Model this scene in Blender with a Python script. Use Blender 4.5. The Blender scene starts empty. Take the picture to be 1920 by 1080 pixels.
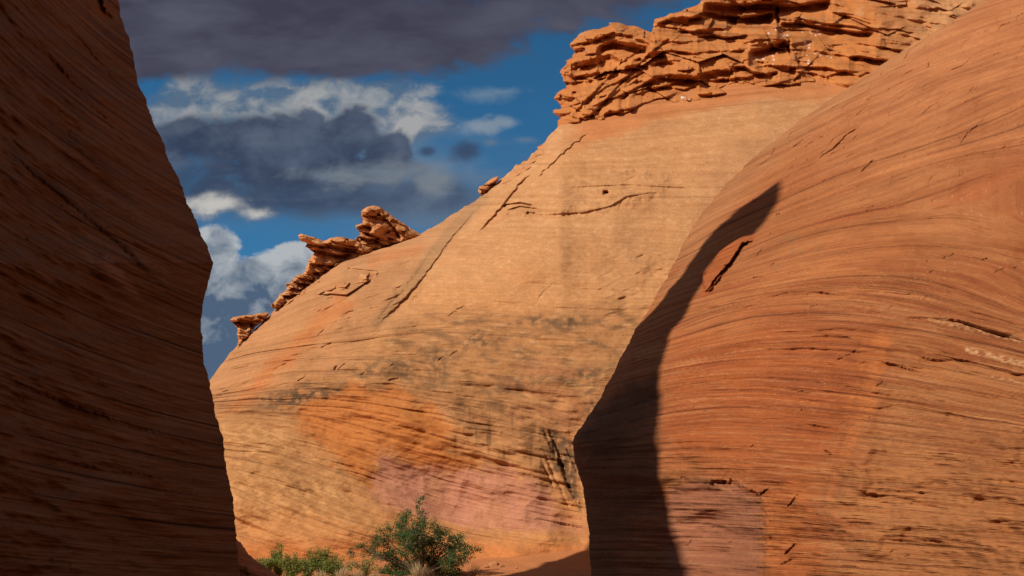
import bpy, math, random
import numpy as np
from mathutils import Vector

scene = bpy.context.scene
# ------------------------------------------------------------------ camera
FPX = 1600.0                       # focal length in pixels of a 1920 px wide frame
PITCH = math.radians(16.0)
CZ = 1.6
cam_d = bpy.data.cameras.new('camera')
cam_d.lens = 30.0; cam_d.sensor_width = 36.0
cam_d.clip_start = 0.1; cam_d.clip_end = 8000.0
cam = bpy.data.objects.new('camera', cam_d)
scene.collection.objects.link(cam)
cam.location = (0, 0, CZ); cam.rotation_euler = (math.radians(90) + PITCH, 0, 0)
scene.camera = cam
# ------------------------------------------------------------------ sun
SUN = np.array([-0.62, -0.50, 0.60])           # points to the sun
sn = Vector(SUN).normalized()
ELEV = math.asin(sn.z); AZ = math.atan2(sn.x, sn.y)
sl = bpy.data.lights.new('sun', 'SUN'); sl.energy = 4.6; sl.angle = math.radians(0.5); sl.color = (1.0, 0.92, 0.80)
so = bpy.data.objects.new('sun', sl); scene.collection.objects.link(so)
so.rotation_euler = (-sn).to_track_quat('-Z', 'Y').to_euler()
so.location = (-40, -30, 60)
# ------------------------------------------------------------------ exposure
scene.view_settings.view_transform = 'Standard'
scene.view_settings.look = 'None'
scene.view_settings.exposure = 0.0
scene.view_settings.gamma = 1.0

cp, sp = math.cos(PITCH), math.sin(PITCH)
def unproj(px, py, Y):
    a = (px - 960.0) / FPX; b = (540.0 - py) / FPX
    dy = cp - b * sp; dz = sp + b * cp
    t = Y / dy
    return a * t, Y + 0 * a, CZ + dz * t
def toz(py, Y):
    b = (540.0 - py) / FPX
    return CZ + (sp + b * cp) / (cp - b * sp) * Y
def proj(x, y, z):
    zz = z - CZ
    f = y * cp + zz * sp; u = -y * sp + zz * cp
    return 960 + FPX * x / f, 540 - FPX * u / f
def G(px, py):
    b = (540.0 - py) / FPX
    dy = cp - b * sp
    return (px - 960) / FPX / dy, (sp + b * cp) / dy

# ------------------------------------------------------------------ world: Nishita sky + clouds laid out by direction
WS = 0.10
world = bpy.data.worlds.new('World'); scene.world = world; world.use_nodes = True
wt = world.node_tree; wn = wt.nodes; wl = wt.links
wn.clear()
wout = wn.new('ShaderNodeOutputWorld'); wbg = wn.new('ShaderNodeBackground'); wbg.inputs['Strength'].default_value = WS
wl.new(wbg.outputs[0], wout.inputs[0])
sky = wn.new('ShaderNodeTexSky'); sky.sky_type = 'NISHITA'; sky.sun_disc = False
sky.sun_elevation = ELEV; sky.sun_rotation = AZ
sky.altitude = 1600; sky.air_density = 0.9; sky.dust_density = 0.3; sky.ozone_density = 3.0
class W:
    """small node helpers for one tree"""
    def __init__(s, tree): s.t = tree
    def n(s, typ, **kw):
        nd = s.t.nodes.new(typ)
        for k, v in kw.items(): setattr(nd, k, v)
        return nd
    def put(s, sock, v):
        if isinstance(v, bpy.types.NodeSocket): s.t.links.new(v, sock)
        elif v is not None: sock.default_value = v
    def m(s, op, a, b=None, c=None, clamp=False):
        nd = s.n('ShaderNodeMath', operation=op); nd.use_clamp = clamp
        s.put(nd.inputs[0], a); s.put(nd.inputs[1], b); s.put(nd.inputs[2], c)
        return nd.outputs[0]
    def v(s, op, a, b=None):
        nd = s.n('ShaderNodeVectorMath', operation=op)
        s.put(nd.inputs[0], a); s.put(nd.inputs[1], b)
        return nd.outputs['Value'] if op in ('LENGTH', 'DOT_PRODUCT', 'DISTANCE') else nd.outputs[0]
    def xyz(s, x, y, z):
        nd = s.n('ShaderNodeCombineXYZ')
        s.put(nd.inputs[0], x); s.put(nd.inputs[1], y); s.put(nd.inputs[2], z)
        return nd.outputs[0]
    def sep(s, v):
        nd = s.n('ShaderNodeSeparateXYZ'); s.put(nd.inputs[0], v); return nd.outputs
    def noise(s, vec, scale, detail=4, rough=0.55, dist=0.0, out=0):
        nd = s.n('ShaderNodeTexNoise'); nd.noise_dimensions = '3D'
        s.put(nd.inputs['Vector'], vec); nd.inputs['Scale'].default_value = scale
        nd.inputs['Detail'].default_value = detail; nd.inputs['Roughness'].default_value = rough
        nd.inputs['Distortion'].default_value = dist
        return nd.outputs[out]
    def mr(s, v, a, b, c=0.0, d=1.0, smooth=True):
        nd = s.n('ShaderNodeMapRange'); nd.interpolation_type = 'SMOOTHSTEP' if smooth else 'LINEAR'
        s.put(nd.inputs[0], v)
        for i, q in enumerate((a, b, c, d)): s.put(nd.inputs[i + 1], q)
        return nd.outputs[0]
    def mix(s, f, a, b, blend='MIX'):
        nd = s.n('ShaderNodeMix'); nd.data_type = 'RGBA'; nd.blend_type = blend
        s.put(nd.inputs[0], f); s.put(nd.inputs[6], a); s.put(nd.inputs[7], b)
        return nd.outputs[2]
w = W(wt)
tc = w.n('ShaderNodeTexCoord'); d = w.sep(tc.outputs['Generated'])
yy = w.m('MAXIMUM', d[1], 0.06)
gu = w.m('DIVIDE', d[0], yy); gv = w.m('DIVIDE', d[2], yy)
gp = w.xyz(gu, gv, 0.0)
def lin(r, g, b):
    f = lambda c: ((c / 255 + 0.055) / 1.055) ** 2.4 if c > 10 else c / 255 / 12.92
    return (f(r), f(g), f(b), 1.0)
def ccol(r, g, b):
    c = lin(r, g, b); return (c[0] / WS, c[1] / WS, c[2] / WS, 1.0)
n_big = w.m('SUBTRACT', w.noise(w.xyz(gu, w.m('MULTIPLY', gv, 1.7), 3.1), 9.0, 6, 0.55, 0.3), 0.5)
n_puff = w.m('SUBTRACT', w.noise(w.xyz(gu, w.m('MULTIPLY', gv, 1.25), 8.7), 22.0, 7, 0.56, 0.35), 0.5)
n_str = w.m('SUBTRACT', w.noise(w.xyz(gu, w.m('MULTIPLY', gv, 3.2), 5.2), 6.0, 5, 0.55, 0.5), 0.5)
def blobs(lst):
    out = None
    for (px, py, rx, ry, rot) in lst:
        cx, cy = G(px, py)
        x1, _ = G(px + rx, py); _, y1 = G(px, py - ry)
        rx_, ry_ = x1 - cx, y1 - cy
        q = w.v('SUBTRACT', gp, (cx, cy, 0))
        if rot:
            rn = w.n('ShaderNodeVectorRotate', rotation_type='Z_AXIS'); w.put(rn.inputs['Vector'], q)
            rn.inputs['Angle'].default_value = math.radians(-rot); q = rn.outputs[0]
        L = w.v('LENGTH', w.v('MULTIPLY', q, (1 / rx_, 1 / ry_, 0)))
        f = w.m('SUBTRACT', 1.0, L)
        out = f if out is None else w.m('SMOOTH_MAX', out, f, 0.25)
    return out
def layer(cur, lst, edge, nb, npf, ns, col_a, col_b, tone=None, opac=1.0, lo=-0.02):
    f = blobs(lst)
    f = w.m('ADD', f, w.m('MULTIPLY', n_big, nb)); f = w.m('ADD', f, w.m('MULTIPLY', n_puff, npf)); f = w.m('ADD', f, w.m('MULTIPLY', n_str, ns))
    al = w.mr(f, lo, lo + edge, 0.0, opac)
    if tone is None: tone = w.m('ADD', 0.5, w.m('MULTIPLY', n_big, 2.2), clamp=True)
    else: tone = tone(f)
    return w.mix(al, cur, w.mix(tone, col_a, col_b))
sky_c = w.mix(1.0, sky.outputs[0], (0.36, 0.92, 1.02, 1.0), 'MULTIPLY')
cur = sky_c
n_dir = w.noise(tc.outputs['Generated'], 2.4, 5, 0.55, 0.2)
cur = w.mix(w.m('MULTIPLY', w.mr(d[1], 0.25, -0.15), w.mr(n_dir, 0.36, 0.6, 0.35, 1.0)), cur, ccol(134, 124, 118))  # unseen warm-grey cloud cover behind the camera, added to warm the shade
# pale veil behind everything low in the sky
cur = layer(cur, [(640, 330, 420, 150, 0), (860, 400, 140, 60, 0)], 0.9, 0.6, 0.2, 0.7, ccol(86, 114, 142), ccol(108, 128, 148), opac=0.9)
cur = layer(cur, [(480, 215, 260, 95, 0), (720, 225, 150, 75, 0)], 1.2, 0.7, 0.5, 0.6, ccol(92, 112, 134), ccol(122, 134, 146), opac=0.9)
# white cloud A
def vgrad(p0, p1):
    return w.mr(gv, G(960, p0)[1], G(960, p1)[1])
cur = layer(cur, [(330, 205, 95, 66, 0), (470, 215, 170, 60, -4), (640, 210, 150, 60, 0), (765, 228, 95, 58, -8), (360, 175, 100, 50, 0), (620, 175, 230, 40, 0), (520, 240, 260, 50, 0)], 0.6, 1.4, 1.3, 0.6,
            ccol(88, 108, 130), ccol(164, 165, 165), opac=0.95,
            tone=lambda f: w.m('ADD', w.m('ADD', w.m('MULTIPLY', f, .8), w.m('MULTIPLY', n_puff, 3.0)), w.m('MULTIPLY', n_big, 1.6), clamp=True))
# dark cloud B with crisp top
cur = layer(cur, [(350, 262, 110, 48, 0), (470, 262, 150, 58, 0), (580, 275, 120, 66, 0), (658, 252, 62, 60, 0), (722, 288, 66, 44, -14), (560, 320, 230, 60, 0)], 0.38, 0.5, 1.5, 0.2,
            ccol(54, 64, 86), ccol(84, 97, 118), opac=0.97,
            tone=lambda f: w.m('ADD', w.m('ADD', .35, w.m('MULTIPLY', n_big, 2.6)), w.m('MULTIPLY', n_puff, 1.8), clamp=True))
# grey-blue band C with pale streaks
cur = layer(cur, [(560, 375, 330, 62, 0), (390, 345, 150, 75, 0), (800, 372, 150, 56, 0)], 0.75, 1.0, 0.7, 0.8,
            ccol(58, 72, 96), ccol(88, 103, 124), opac=0.95,
            tone=lambda f: w.m('ADD', w.m('ADD', .35, w.m('MULTIPLY', n_str, 3.0)), w.m('MULTIPLY', n_puff, 1.8), clamp=True))
cur = layer(cur, [(700, 322, 150, 34, 4), (810, 338, 56, 30, 0), (600, 330, 120, 20, 0)], 1.0, 1.2, 1.4, 0.8, ccol(92, 108, 126), ccol(132, 138, 144), opac=0.85)
cur = layer(cur, [(400, 385, 95, 36, 0), (480, 402, 80, 22, -5)], 1.0, 1.2, 1.6, 1.0, ccol(96, 108, 122), ccol(196, 192, 186), opac=0.95,
            tone=lambda f: w.m('MULTIPLY', f, 1.5, clamp=True))
# low cumulus E
cur = layer(cur, [(405, 470, 50, 58, 0), (400, 560, 75, 90, 0), (500, 528, 80, 50, 22), (556, 494, 60, 42, 0), (440, 620, 170, 130, 0), (520, 560, 90, 70, 0), (470, 515, 70, 40, 0)], 0.2, 0.6, 1.1, 0.0,
            ccol(176, 181, 185), ccol(78, 97, 121), opac=0.98,
            tone=lambda f: w.m('ADD', w.m('SUBTRACT', 1.0, w.m('MULTIPLY', vgrad(690, 480), 1.1)), w.m('SUBTRACT', w.m('MULTIPLY', f, .55), w.m('MULTIPLY', n_puff, 4.0)), clamp=True))
# wisps and scraps at right
cur = layer(cur, [(905, 178, 90, 20, 0), (945, 172, 60, 14, 3)], 1.1, 1.0, 2.0, 0.5, ccol(90, 118, 146), ccol(122, 142, 160), opac=0.85)
cur = layer(cur, [(900, 238, 62, 20, 8), (945, 228, 36, 14, 0)], 1.0, 1.0, 2.2, 0.4, ccol(100, 124, 148), ccol(142, 154, 166), opac=0.9)
cur = layer(cur, [(872, 283, 46, 26, 0), (800, 283, 26, 15, 0)], 0.8, 0.6, 1.4, 0.0, ccol(54, 68, 94), ccol(62, 78, 104), opac=0.85)
cur = layer(cur, [(800, 412, 70, 30, 0), (905, 335, 60, 30, 0), (920, 268, 20, 10, 0), (985, 262, 30, 9, 0)], 1.2, 0.8, 1.6, 0.4, ccol(86, 108, 134), ccol(106, 124, 144), opac=0.8)
# the big dark cloud overhead
cur = layer(cur, [(300, 40, 460, 125, 0), (640, 30, 380, 105, 0), (620, 95, 270, 66, 0), (820, 85, 140, 62, 0), (250, 110, 130, 66, 0), (1010, -70, 480, 150, 6), (300, -400, 1300, 440, 0), (850, 60, 160, 80, 0)], 0.45, 0.9, 0.8, 0.8,
            ccol(63, 63, 79), ccol(84, 85, 101), opac=1.0,
            tone=lambda f: w.m('ADD', w.m('ADD', .4, w.m('MULTIPLY', n_str, 2.6)), w.m('MULTIPLY', n_big, 1.6), clamp=True))
wl.new(cur, wbg.inputs['Color'])

# ------------------------------------------------------------------ numpy noise
rng = np.random.RandomState(7)
PERM = rng.permutation(256); PERM = np.concatenate([PERM, PERM])
GA = rng.rand(256) * 2 * math.pi; GX, GY = np.cos(GA), np.sin(GA)
RV = rng.rand(256)
def n2(x, y, seed=0):
    xi = np.floor(x).astype(np.int64); yi = np.floor(y).astype(np.int64)
    xf = x - xi; yf = y - yi
    xi = (xi + seed * 37) & 255; yi = (yi + seed * 91) & 255
    u = xf * xf * xf * (xf * (xf * 6 - 15) + 10); v = yf * yf * yf * (yf * (yf * 6 - 15) + 10)
    def g(ix, iy, dx, dy):
        h = PERM[(PERM[ix & 255] + iy) & 255]
        return GX[h] * dx + GY[h] * dy
    a = g(xi, yi, xf, yf); b = g(xi + 1, yi, xf - 1, yf)
    c = g(xi, yi + 1, xf, yf - 1); e = g(xi + 1, yi + 1, xf - 1, yf - 1)
    return 1.5 * ((a + (b - a) * u) * (1 - v) + (c + (e - c) * u) * v)
def fbm(x, y, o=4, seed=0, rough=0.5):
    r = 0; a = 1.0; t = 0
    for i in range(o):
        r = r + a * n2(x * 2 ** i, y * 2 ** i, seed + i * 3); t += a; a *= rough
    return r / t
def sstep(a, b, x):
    t = np.clip((x - a) / (b - a), 0, 1); return t * t * (3 - 2 * t)
def voro(x, y, seed=0):
    """nearest-cell planes: random value, and two slopes, per cell"""
    xi = np.floor(x).astype(np.int64); yi = np.floor(y).astype(np.int64)
    best = np.full(x.shape, 1e9); val = np.zeros_like(x); ox = np.zeros_like(x); oy = np.zeros_like(x)
    sx = np.zeros_like(x); sy = np.zeros_like(x)
    for i in (-1, 0, 1):
        for j in (-1, 0, 1):
            cx = xi + i; cy = yi + j
            h = PERM[(PERM[(cx + seed * 13) & 255] + cy + seed * 29) & 255]
            fx = cx + RV[h]; fy = cy + RV[(h + 71) & 255]
            dd = (x - fx) ** 2 + (y - fy) ** 2
            m = dd < best
            best = np.where(m, dd, best); val = np.where(m, RV[(h + 131) & 255], val)
            ox = np.where(m, x - fx, ox); oy = np.where(m, y - fy, oy)
            sx = np.where(m, RV[(h + 17) & 255] * 2 - 1, sx); sy = np.where(m, RV[(h + 53) & 255] * 2 - 1, sy)
    return val, ox * sx + oy * sy

# ------------------------------------------------------------------ authoring tools for relief
def ledge(D, px, py, pts, A, wd, h, taper=25):
    """an overhanging lip along a roughly level polyline: the rock steps back below it"""
    xs = np.array([p[0] for p in pts], float); ys = np.array([p[1] for p in pts], float)
    m = (px > xs[0]) & (px < xs[-1]) & (py > ys.min() - 2) & (py < ys.max() + wd + 5 * h)
    if not m.any(): return
    x = px[m]; dd = py[m] - np.interp(x, xs, ys)
    tp = np.clip(np.minimum(x - xs[0], xs[-1] - x) / taper, 0, 1) ** 0.7
    D[m] += A * tp * np.where(dd > 0, sstep(0, wd, dd) * np.exp(-np.maximum(dd - wd, 0) / h), 0)
def segdist(x, y, pts):
    best = np.full(x.shape, 1e9); sg = np.zeros_like(x); par = np.zeros_like(x); L = 0
    for (x0, y0), (x1, y1) in zip(pts[:-1], pts[1:]):
        dx, dy = x1 - x0, y1 - y0; l = math.hypot(dx, dy)
        t = np.clip(((x - x0) * dx + (y - y0) * dy) / l ** 2, 0, 1)
        qx, qy = x - x0 - t * dx, y - y0 - t * dy
        dd = np.hypot(qx, qy); s = np.sign(dx * qy - dy * qx)
        m = dd < best
        best = np.where(m, dd, best); sg = np.where(m, s, sg); par = np.where(m, L + t * l, par)
        L += l
    return best, sg, par / L
def step(D, px, py, pts, A, wd, h, side=1, wob=0):
    """a step along any polyline, dropping back on one side and recovering over h"""
    xs = [p[0] for p in pts]; ys = [p[1] for p in pts]; r = wd + 4 * h + 6
    m = (px > min(xs) - r) & (px < max(xs) + r) & (py > min(ys) - r) & (py < max(ys) + r)
    if not m.any(): return
    x, y = px[m], py[m]
    if wob: 
        x = x + wob * n2(px[m] / 9, py[m] / 9, 5); y = y + wob * n2(px[m] / 9, py[m] / 9, 9)
    b, s, t = segdist(x, y, pts)
    dd = b * s * side
    tp = np.clip(np.minimum(t, 1 - t) * 6, 0, 1)
    D[m] += A * tp * np.where(dd > 0, sstep(0, wd, dd) * np.exp(-np.maximum(dd - wd, 0) / h), 0)
def crack(D, px, py, pts, A, wd, wob=1.5):
    xs = [p[0] for p in pts]; ys = [p[1] for p in pts]; r = wd * 2 + 6
    m = (px > min(xs) - r) & (px < max(xs) + r) & (py > min(ys) - r) & (py < max(ys) + r)
    if not m.any(): return
    x = px[m] + wob * n2(px[m] / 7, py[m] / 7, 5); y = py[m] + wob * n2(px[m] / 7, py[m] / 7, 9)
    b, s, t = segdist(x, y, pts)
    tp = np.clip(np.minimum(t, 1 - t) * 5, 0, 1)
    D[m] += A * tp * (1 - sstep(0, wd * (0.3 + 0.7 * tp), b))
def rcracks(D, px, py, n, box, ang, length, A, wd, seed):
    r = random.Random(seed)
    for k in range(n):
        x = r.uniform(box[0], box[2]); y = r.uniform(box[1], box[3])
        a = math.radians(ang + r.gauss(0, 9)); L = length * r.uniform(0.4, 1.6)
        pts = [(x, y)]
        for i in range(3):
            a2 = a + r.gauss(0, 0.25)
            x += L / 3 * math.cos(a2); y -= L / 3 * math.sin(a2); pts.append((x, y))
        crack(D, px, py, pts, A * r.uniform(0.4, 1.3), wd * r.uniform(0.6, 1.3), 1.0)
def patch(px, py, poly, soft, nz=0, ns=40.0, seed=0, S=None):
    """soft 0..1 mask of a polygon, ragged by noise"""
    x = px + nz * fbm(px / ns, py / ns, 4, seed); y = py + nz * fbm(px / ns, py / ns, 4, seed + 11)
    if S is not None: x = x + 1.3 * nz * fbm(px / 130, S / 6, 3, seed + 5)
    ins = np.zeros(x.shape, bool)
    n = len(poly); j = n - 1
    for i in range(n):
        xi, yi = poly[i]; xj, yj = poly[j]
        if yi != yj:
            c = ((yi > y) != (yj > y)) & (x < (xj - xi) * (y - yi) / (yj - yi) + xi)
            ins ^= c
        j = i
    b, _, _ = segdist(x, y, poly + [poly[0]])
    return sstep(-soft, soft, np.where(ins, b, -b))
def bedsaw(s, px, period, seed, k=1.0):
    ph = s / period + 1.3 * n2(px / 330, s / 90, seed) + .5 * n2(px / 90, s / 40, seed + 1)
    li = np.floor(ph).astype(np.int64); fr = ph - li
    a = RV[PERM[(li + seed * 17) & 255]] ** 1.6
    lat = sstep(-.45, .5, n2(px / 380 + a * 50, li * 7.3 + .5, seed + 2) + .25 * n2(px / 90, li * 3.1 + .5, seed + 3))
    return k * a * lat * sstep(0, .22, fr) * (1 - fr)
def gau(px, py, cx, cy, rx, ry, rot=0):
    a = math.radians(rot); dx, dy = px - cx, py - cy
    u = (dx * math.cos(a) - dy * math.sin(a)) / rx; v = (dx * math.sin(a) + dy * math.cos(a)) / ry
    return np.exp(-(u * u + v * v))
def slopefield(px, py, xs, ys, tab, x0):
    """level lines of a bedding field whose image slope is tabulated"""
    xs = np.array(xs, float); ys = np.array(ys, float); tab = np.array(tab, float)
    X = np.linspace(xs[0], xs[-1], 300)
    M = []
    for row in tab:
        m = np.interp(X, xs, row); c = np.concatenate([[0], np.cumsum((m[1:] + m[:-1]) / 2 * np.diff(X))])
        M.append(c - np.interp(x0, X, c))
    M = np.array(M)
    fy = np.interp(py, ys, np.arange(len(ys))); i0 = np.clip(np.floor(fy).astype(int), 0, len(ys) - 2); ty = fy - i0
    ty = ty * ty * (3 - 2 * ty)
    fx = np.clip((px - X[0]) / (X[-1] - X[0]) * 299, 0, 298.999); j0 = np.floor(fx).astype(int); tx = fx - j0
    v = (M[i0, j0] * (1 - tx) + M[i0, j0 + 1] * tx) * (1 - ty) + (M[i0 + 1, j0] * (1 - tx) + M[i0 + 1, j0 + 1] * tx) * ty
    return py - v
def cmix(c, m, col):
    return c + (np.array(col) - c) * np.clip(m, 0, 1)[..., None]

# ------------------------------------------------------------------ materials
def rock_material(name, fs=1.0, fine=0.35, grain=0.18, bump=0.05, line_dark=0.35, rough=0.9, speck=0.0, wscale=1.0, al=1.0, wL1=1.5, thin=.35, mott=.35):
    """sandstone: painted-on-the-rock macro colour (attribute col), bedding lines and grain from the bedding coordinate"""
    mt = bpy.data.materials.new(name); mt.use_nodes = True
    t = mt.node_tree; t.nodes.clear(); k = W(t)
    out = k.n('ShaderNodeOutputMaterial'); bs = k.n('ShaderNodeBsdfPrincipled')
    t.links.new(bs.outputs[0], out.inputs[0])
    col = k.n('ShaderNodeAttribute', attribute_name='col').outputs['Color']
    bed = k.n('ShaderNodeAttribute', attribute_name='bed').outputs['Vector']   # x = bedding, y = along, z = amount of lines
    b = k.sep(bed)
    geo = k.n('ShaderNodeTexCoord').outputs['Object']
    wob = k.noise(k.xyz(k.m('MULTIPLY', b[0], 1.2), k.m('MULTIPLY', b[1], 0.8), 0.0), 1.0, 3, 0.5)
    s = k.m('ADD', b[0], k.m('MULTIPLY', wob, 0.16))
    L1 = k.noise(k.xyz(k.m('MULTIPLY', s, 9 * fs), k.m('MULTIPLY', b[1], 0.35 * al), 1.0), 1.0, 5, 0.62)
    L2 = k.noise(k.xyz(k.m('MULTIPLY', s, 34 * fs), k.m('MULTIPLY', b[1], 1.6 * al), 4.0), 1.0, 3, 0.6)
    L3 = k.noise(k.xyz(k.m('MULTIPLY', s, 70 * fs), k.m('MULTIPLY', b[1], 7.0 * al), 9.0), 1.0, 2, 0.6)
    L4 = k.noise(k.xyz(k.m('MULTIPLY', k.m('ADD', b[0], k.m('MULTIPLY', wob, 0.05)), 17), k.m('MULTIPLY', b[1], 0.10), 12.0), 1.0, 3, 0.6)
    gr = k.noise(geo, 9.0 * wscale, 6, 0.68)
    bl = k.noise(geo, 0.55 * wscale, 4, 0.6)
    tone = k.m('ADD', k.m('MULTIPLY', k.m('SUBTRACT', L1, 0.5), wL1 * fine), k.m('MULTIPLY', k.m('SUBTRACT', L2, 0.5), 1.7 * fine))
    tone = k.m('ADD', tone, k.m('MULTIPLY', k.m('SUBTRACT', L3, 0.5), 0.9 * fine))
    tone = k.m('MULTIPLY', tone, b[2])
    tone = k.m('ADD', tone, k.m('MULTIPLY', k.m('SUBTRACT', gr, 0.5), grain * 2))
    tone = k.m('ADD', tone, k.m('MULTIPLY', k.m('SUBTRACT', bl, 0.5), mott))
    tone = k.m('ADD', tone, k.m('MULTIPLY', k.m('MULTIPLY', k.m('SUBTRACT', L4, 0.52), b[2]), thin * 2.4))
    tone = k.m('SUBTRACT', tone, k.m('MULTIPLY', k.m('MULTIPLY', k.mr(L4, 0.40, 0.33), b[2]), thin))
    c1 = k.mix(1.0, col, k.n('ShaderNodeCombineColor').outputs[0], 'MULTIPLY')
    f = k.m('ADD', 1.0, tone)
    nd = t.nodes[-1] if False else None
    cc = k.n('ShaderNodeCombineColor'); k.put(cc.inputs[0], f); k.put(cc.inputs[1], k.m('POWER', f, 1.15)); k.put(cc.inputs[2], k.m('POWER', f, 1.25))
    c1 = k.mix(1.0, col, cc.outputs[0], 'MULTIPLY')
    # thin dark bedding partings
    dl = k.mr(L2, 0.60, 0.74); dl = k.m('MULTIPLY', dl, k.mr(L1, 0.42, 0.6)); dl = k.m('MULTIPLY', k.m('MULTIPLY', dl, b[2]), line_dark)
    c2 = k.mix(dl, c1, k.mix(1.0, col, (0.45, 0.36, 0.30, 1), 'MULTIPLY'))
    if speck > 0:
        spk = k.noise(k.xyz(k.m('MULTIPLY', s, 60), k.m('MULTIPLY', b[1], 16), 2.0), 1.0, 2, 0.7)
        sp_ = k.m('MULTIPLY', k.mr(spk, 0.60, 0.70), k.mr(bl, 0.42, 0.62)); sp_ = k.m('MULTIPLY', sp_, speck)
        c2 = k.mix(sp_, c2, (0.55, 0.36, 0.2, 1))
    k.put(bs.inputs['Base Color'], c2)
    bs.inputs['Roughness'].default_value = rough
    bs.inputs['Specular IOR Level'].default_value = 0.15
    hgt = k.m('ADD', k.m('MULTIPLY', k.m('MULTIPLY', L1, b[2]), 1.4), k.m('MULTIPLY', k.m('MULTIPLY', L2, b[2]), 0.8))
    hgt = k.m('ADD', hgt, k.m('MULTIPLY', k.m('MULTIPLY', L3, b[2]), 0.35))
    hgt = k.m('ADD', hgt, k.m('MULTIPLY', gr, 0.55))
    hgt = k.m('ADD', hgt, k.m('MULTIPLY', k.m('MULTIPLY', L4, b[2]), thin * 3))
    bp = k.n('ShaderNodeBump'); bp.inputs['Strength'].default_value = 1.0; bp.inputs['Distance'].default_value = bump
    k.put(bp.inputs['Height'], hgt); k.put(bs.inputs['Normal'], bp.outputs[0])
    return mt
def plain(name, col, rough=0.8, var=0.3, scale=6.0, trans=0.0, bump=0.0):
    mt = bpy.data.materials.new(name); mt.use_nodes = True
    t = mt.node_tree; t.nodes.clear(); k = W(t)
    out = k.n('ShaderNodeOutputMaterial'); bs = k.n('ShaderNodeBsdfPrincipled')
    geo = k.n('ShaderNodeTexCoord').outputs['Object']
    nz = k.noise(geo, scale, 4, 0.6)
    c = k.mix(nz, tuple(x * (1 - var) for x in col) + (1,), tuple(x * (1 + var) for x in col) + (1,))
    k.put(bs.inputs['Base Color'], c); bs.inputs['Roughness'].default_value = rough
    bs.inputs['Specular IOR Level'].default_value = 0.25
    if bump:
        bp = k.n('ShaderNodeBump'); bp.inputs['Distance'].default_value = bump; k.put(bp.inputs['Height'], k.noise(geo, scale * 6, 5, 0.65)); k.put(bs.inputs['Normal'], bp.outputs[0])
    if trans > 0:
        tr = k.n('ShaderNodeBsdfTranslucent'); k.put(tr.inputs[0], c); mx = k.n('ShaderNodeMixShader'); mx.inputs[0].default_value = trans
        t.links.new(bs.outputs[0], mx.inputs[1]); t.links.new(tr.outputs[0], mx.inputs[2]); t.links.new(mx.outputs[0], out.inputs[0])
    else: t.links.new(bs.outputs[0], out.inputs[0])
    return mt

# ------------------------------------------------------------------ mesh helpers
def link(o, parent=None):
    scene.collection.objects.link(o)
    if parent: o.parent = parent
    return o
def mesh_np(name, co, quads, mat=None, parent=None, attrs=None, smooth=True, tris=None):
    me = bpy.data.meshes.new(name)
    co = np.asarray(co, np.float32).reshape(-1, 3)
    quads = np.asarray(quads, np.int32).reshape(-1, 4) if quads is not None and len(quads) else np.zeros((0, 4), np.int32)
    tris = np.asarray(tris, np.int32).reshape(-1, 3) if tris is not None and len(tris) else np.zeros((0, 3), np.int32)
    nq, nt = len(quads), len(tris)
    me.vertices.add(len(co)); me.vertices.foreach_set('co', co.ravel())
    me.loops.add(nq * 4 + nt * 3); me.loops.foreach_set('vertex_index', np.concatenate([quads.ravel(), tris.ravel()]))
    me.polygons.add(nq + nt)
    me.polygons.foreach_set('loop_start', np.concatenate([np.arange(nq) * 4, nq * 4 + np.arange(nt) * 3]).astype(np.int32))
    me.polygons.foreach_set('loop_total', np.concatenate([np.full(nq, 4), np.full(nt, 3)]).astype(np.int32))
    me.polygons.foreach_set('use_smooth', np.full(nq + nt, smooth))
    me.update(calc_edges=True)
    if attrs:
        for an, (typ, arr) in attrs.items():
            a = me.attributes.new(an, typ, 'POINT')
            arr = np.asarray(arr, np.float32)
            if typ == 'FLOAT_COLOR':
                if arr.shape[-1] == 3: arr = np.concatenate([arr, np.ones(arr.shape[:-1] + (1,), np.float32)], -1)
                a.data.foreach_set('color', arr.ravel())
            elif typ == 'FLOAT_VECTOR': a.data.foreach_set('vector', arr.ravel())
    if mat: me.materials.append(mat)
    return link(bpy.data.objects.new(name, me), parent)
def grid_quads(nv, nu, off=0, flip=False):
    i = np.arange(nv * nu).reshape(nv, nu) + off
    q = np.stack([i[:-1, :-1], i[:-1, 1:], i[1:, 1:], i[1:, :-1]], -1).reshape(-1, 4)
    return q[:, ::-1] if flip else q
def surf(name, px, py, Y, D, col, bed, mat, extra=None, flip=False):
    """a relief surface: every point lies on its sight line at distance Y + D"""
    x, y, z = unproj(px, py, Y + D)
    P = np.stack([x, y, z], -1)
    if extra is not None: P, col, bed = extra(P, col, bed)
    nv, nu = P.shape[:2]
    return mesh_np(name, P, grid_quads(nv, nu, 0, flip), mat, attrs={'col': ('FLOAT_COLOR', col), 'bed': ('FLOAT_VECTOR', bed)})
def tag(o, label=None, cat=None, group=None, kind=None):
    if label: o['label'] = label
    if cat: o['category'] = cat
    if group: o['group'] = group
    if kind: o['kind'] = kind
    return o
def empty(name, loc):
    o = bpy.data.objects.new(name, None); o.location = loc; o.empty_display_size = 0.2
    return link(o)
def bedvec(s, px, amt):
    return np.stack([s / 100.0, px / 100.0, np.broadcast_to(amt, s.shape)], -1)
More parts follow.
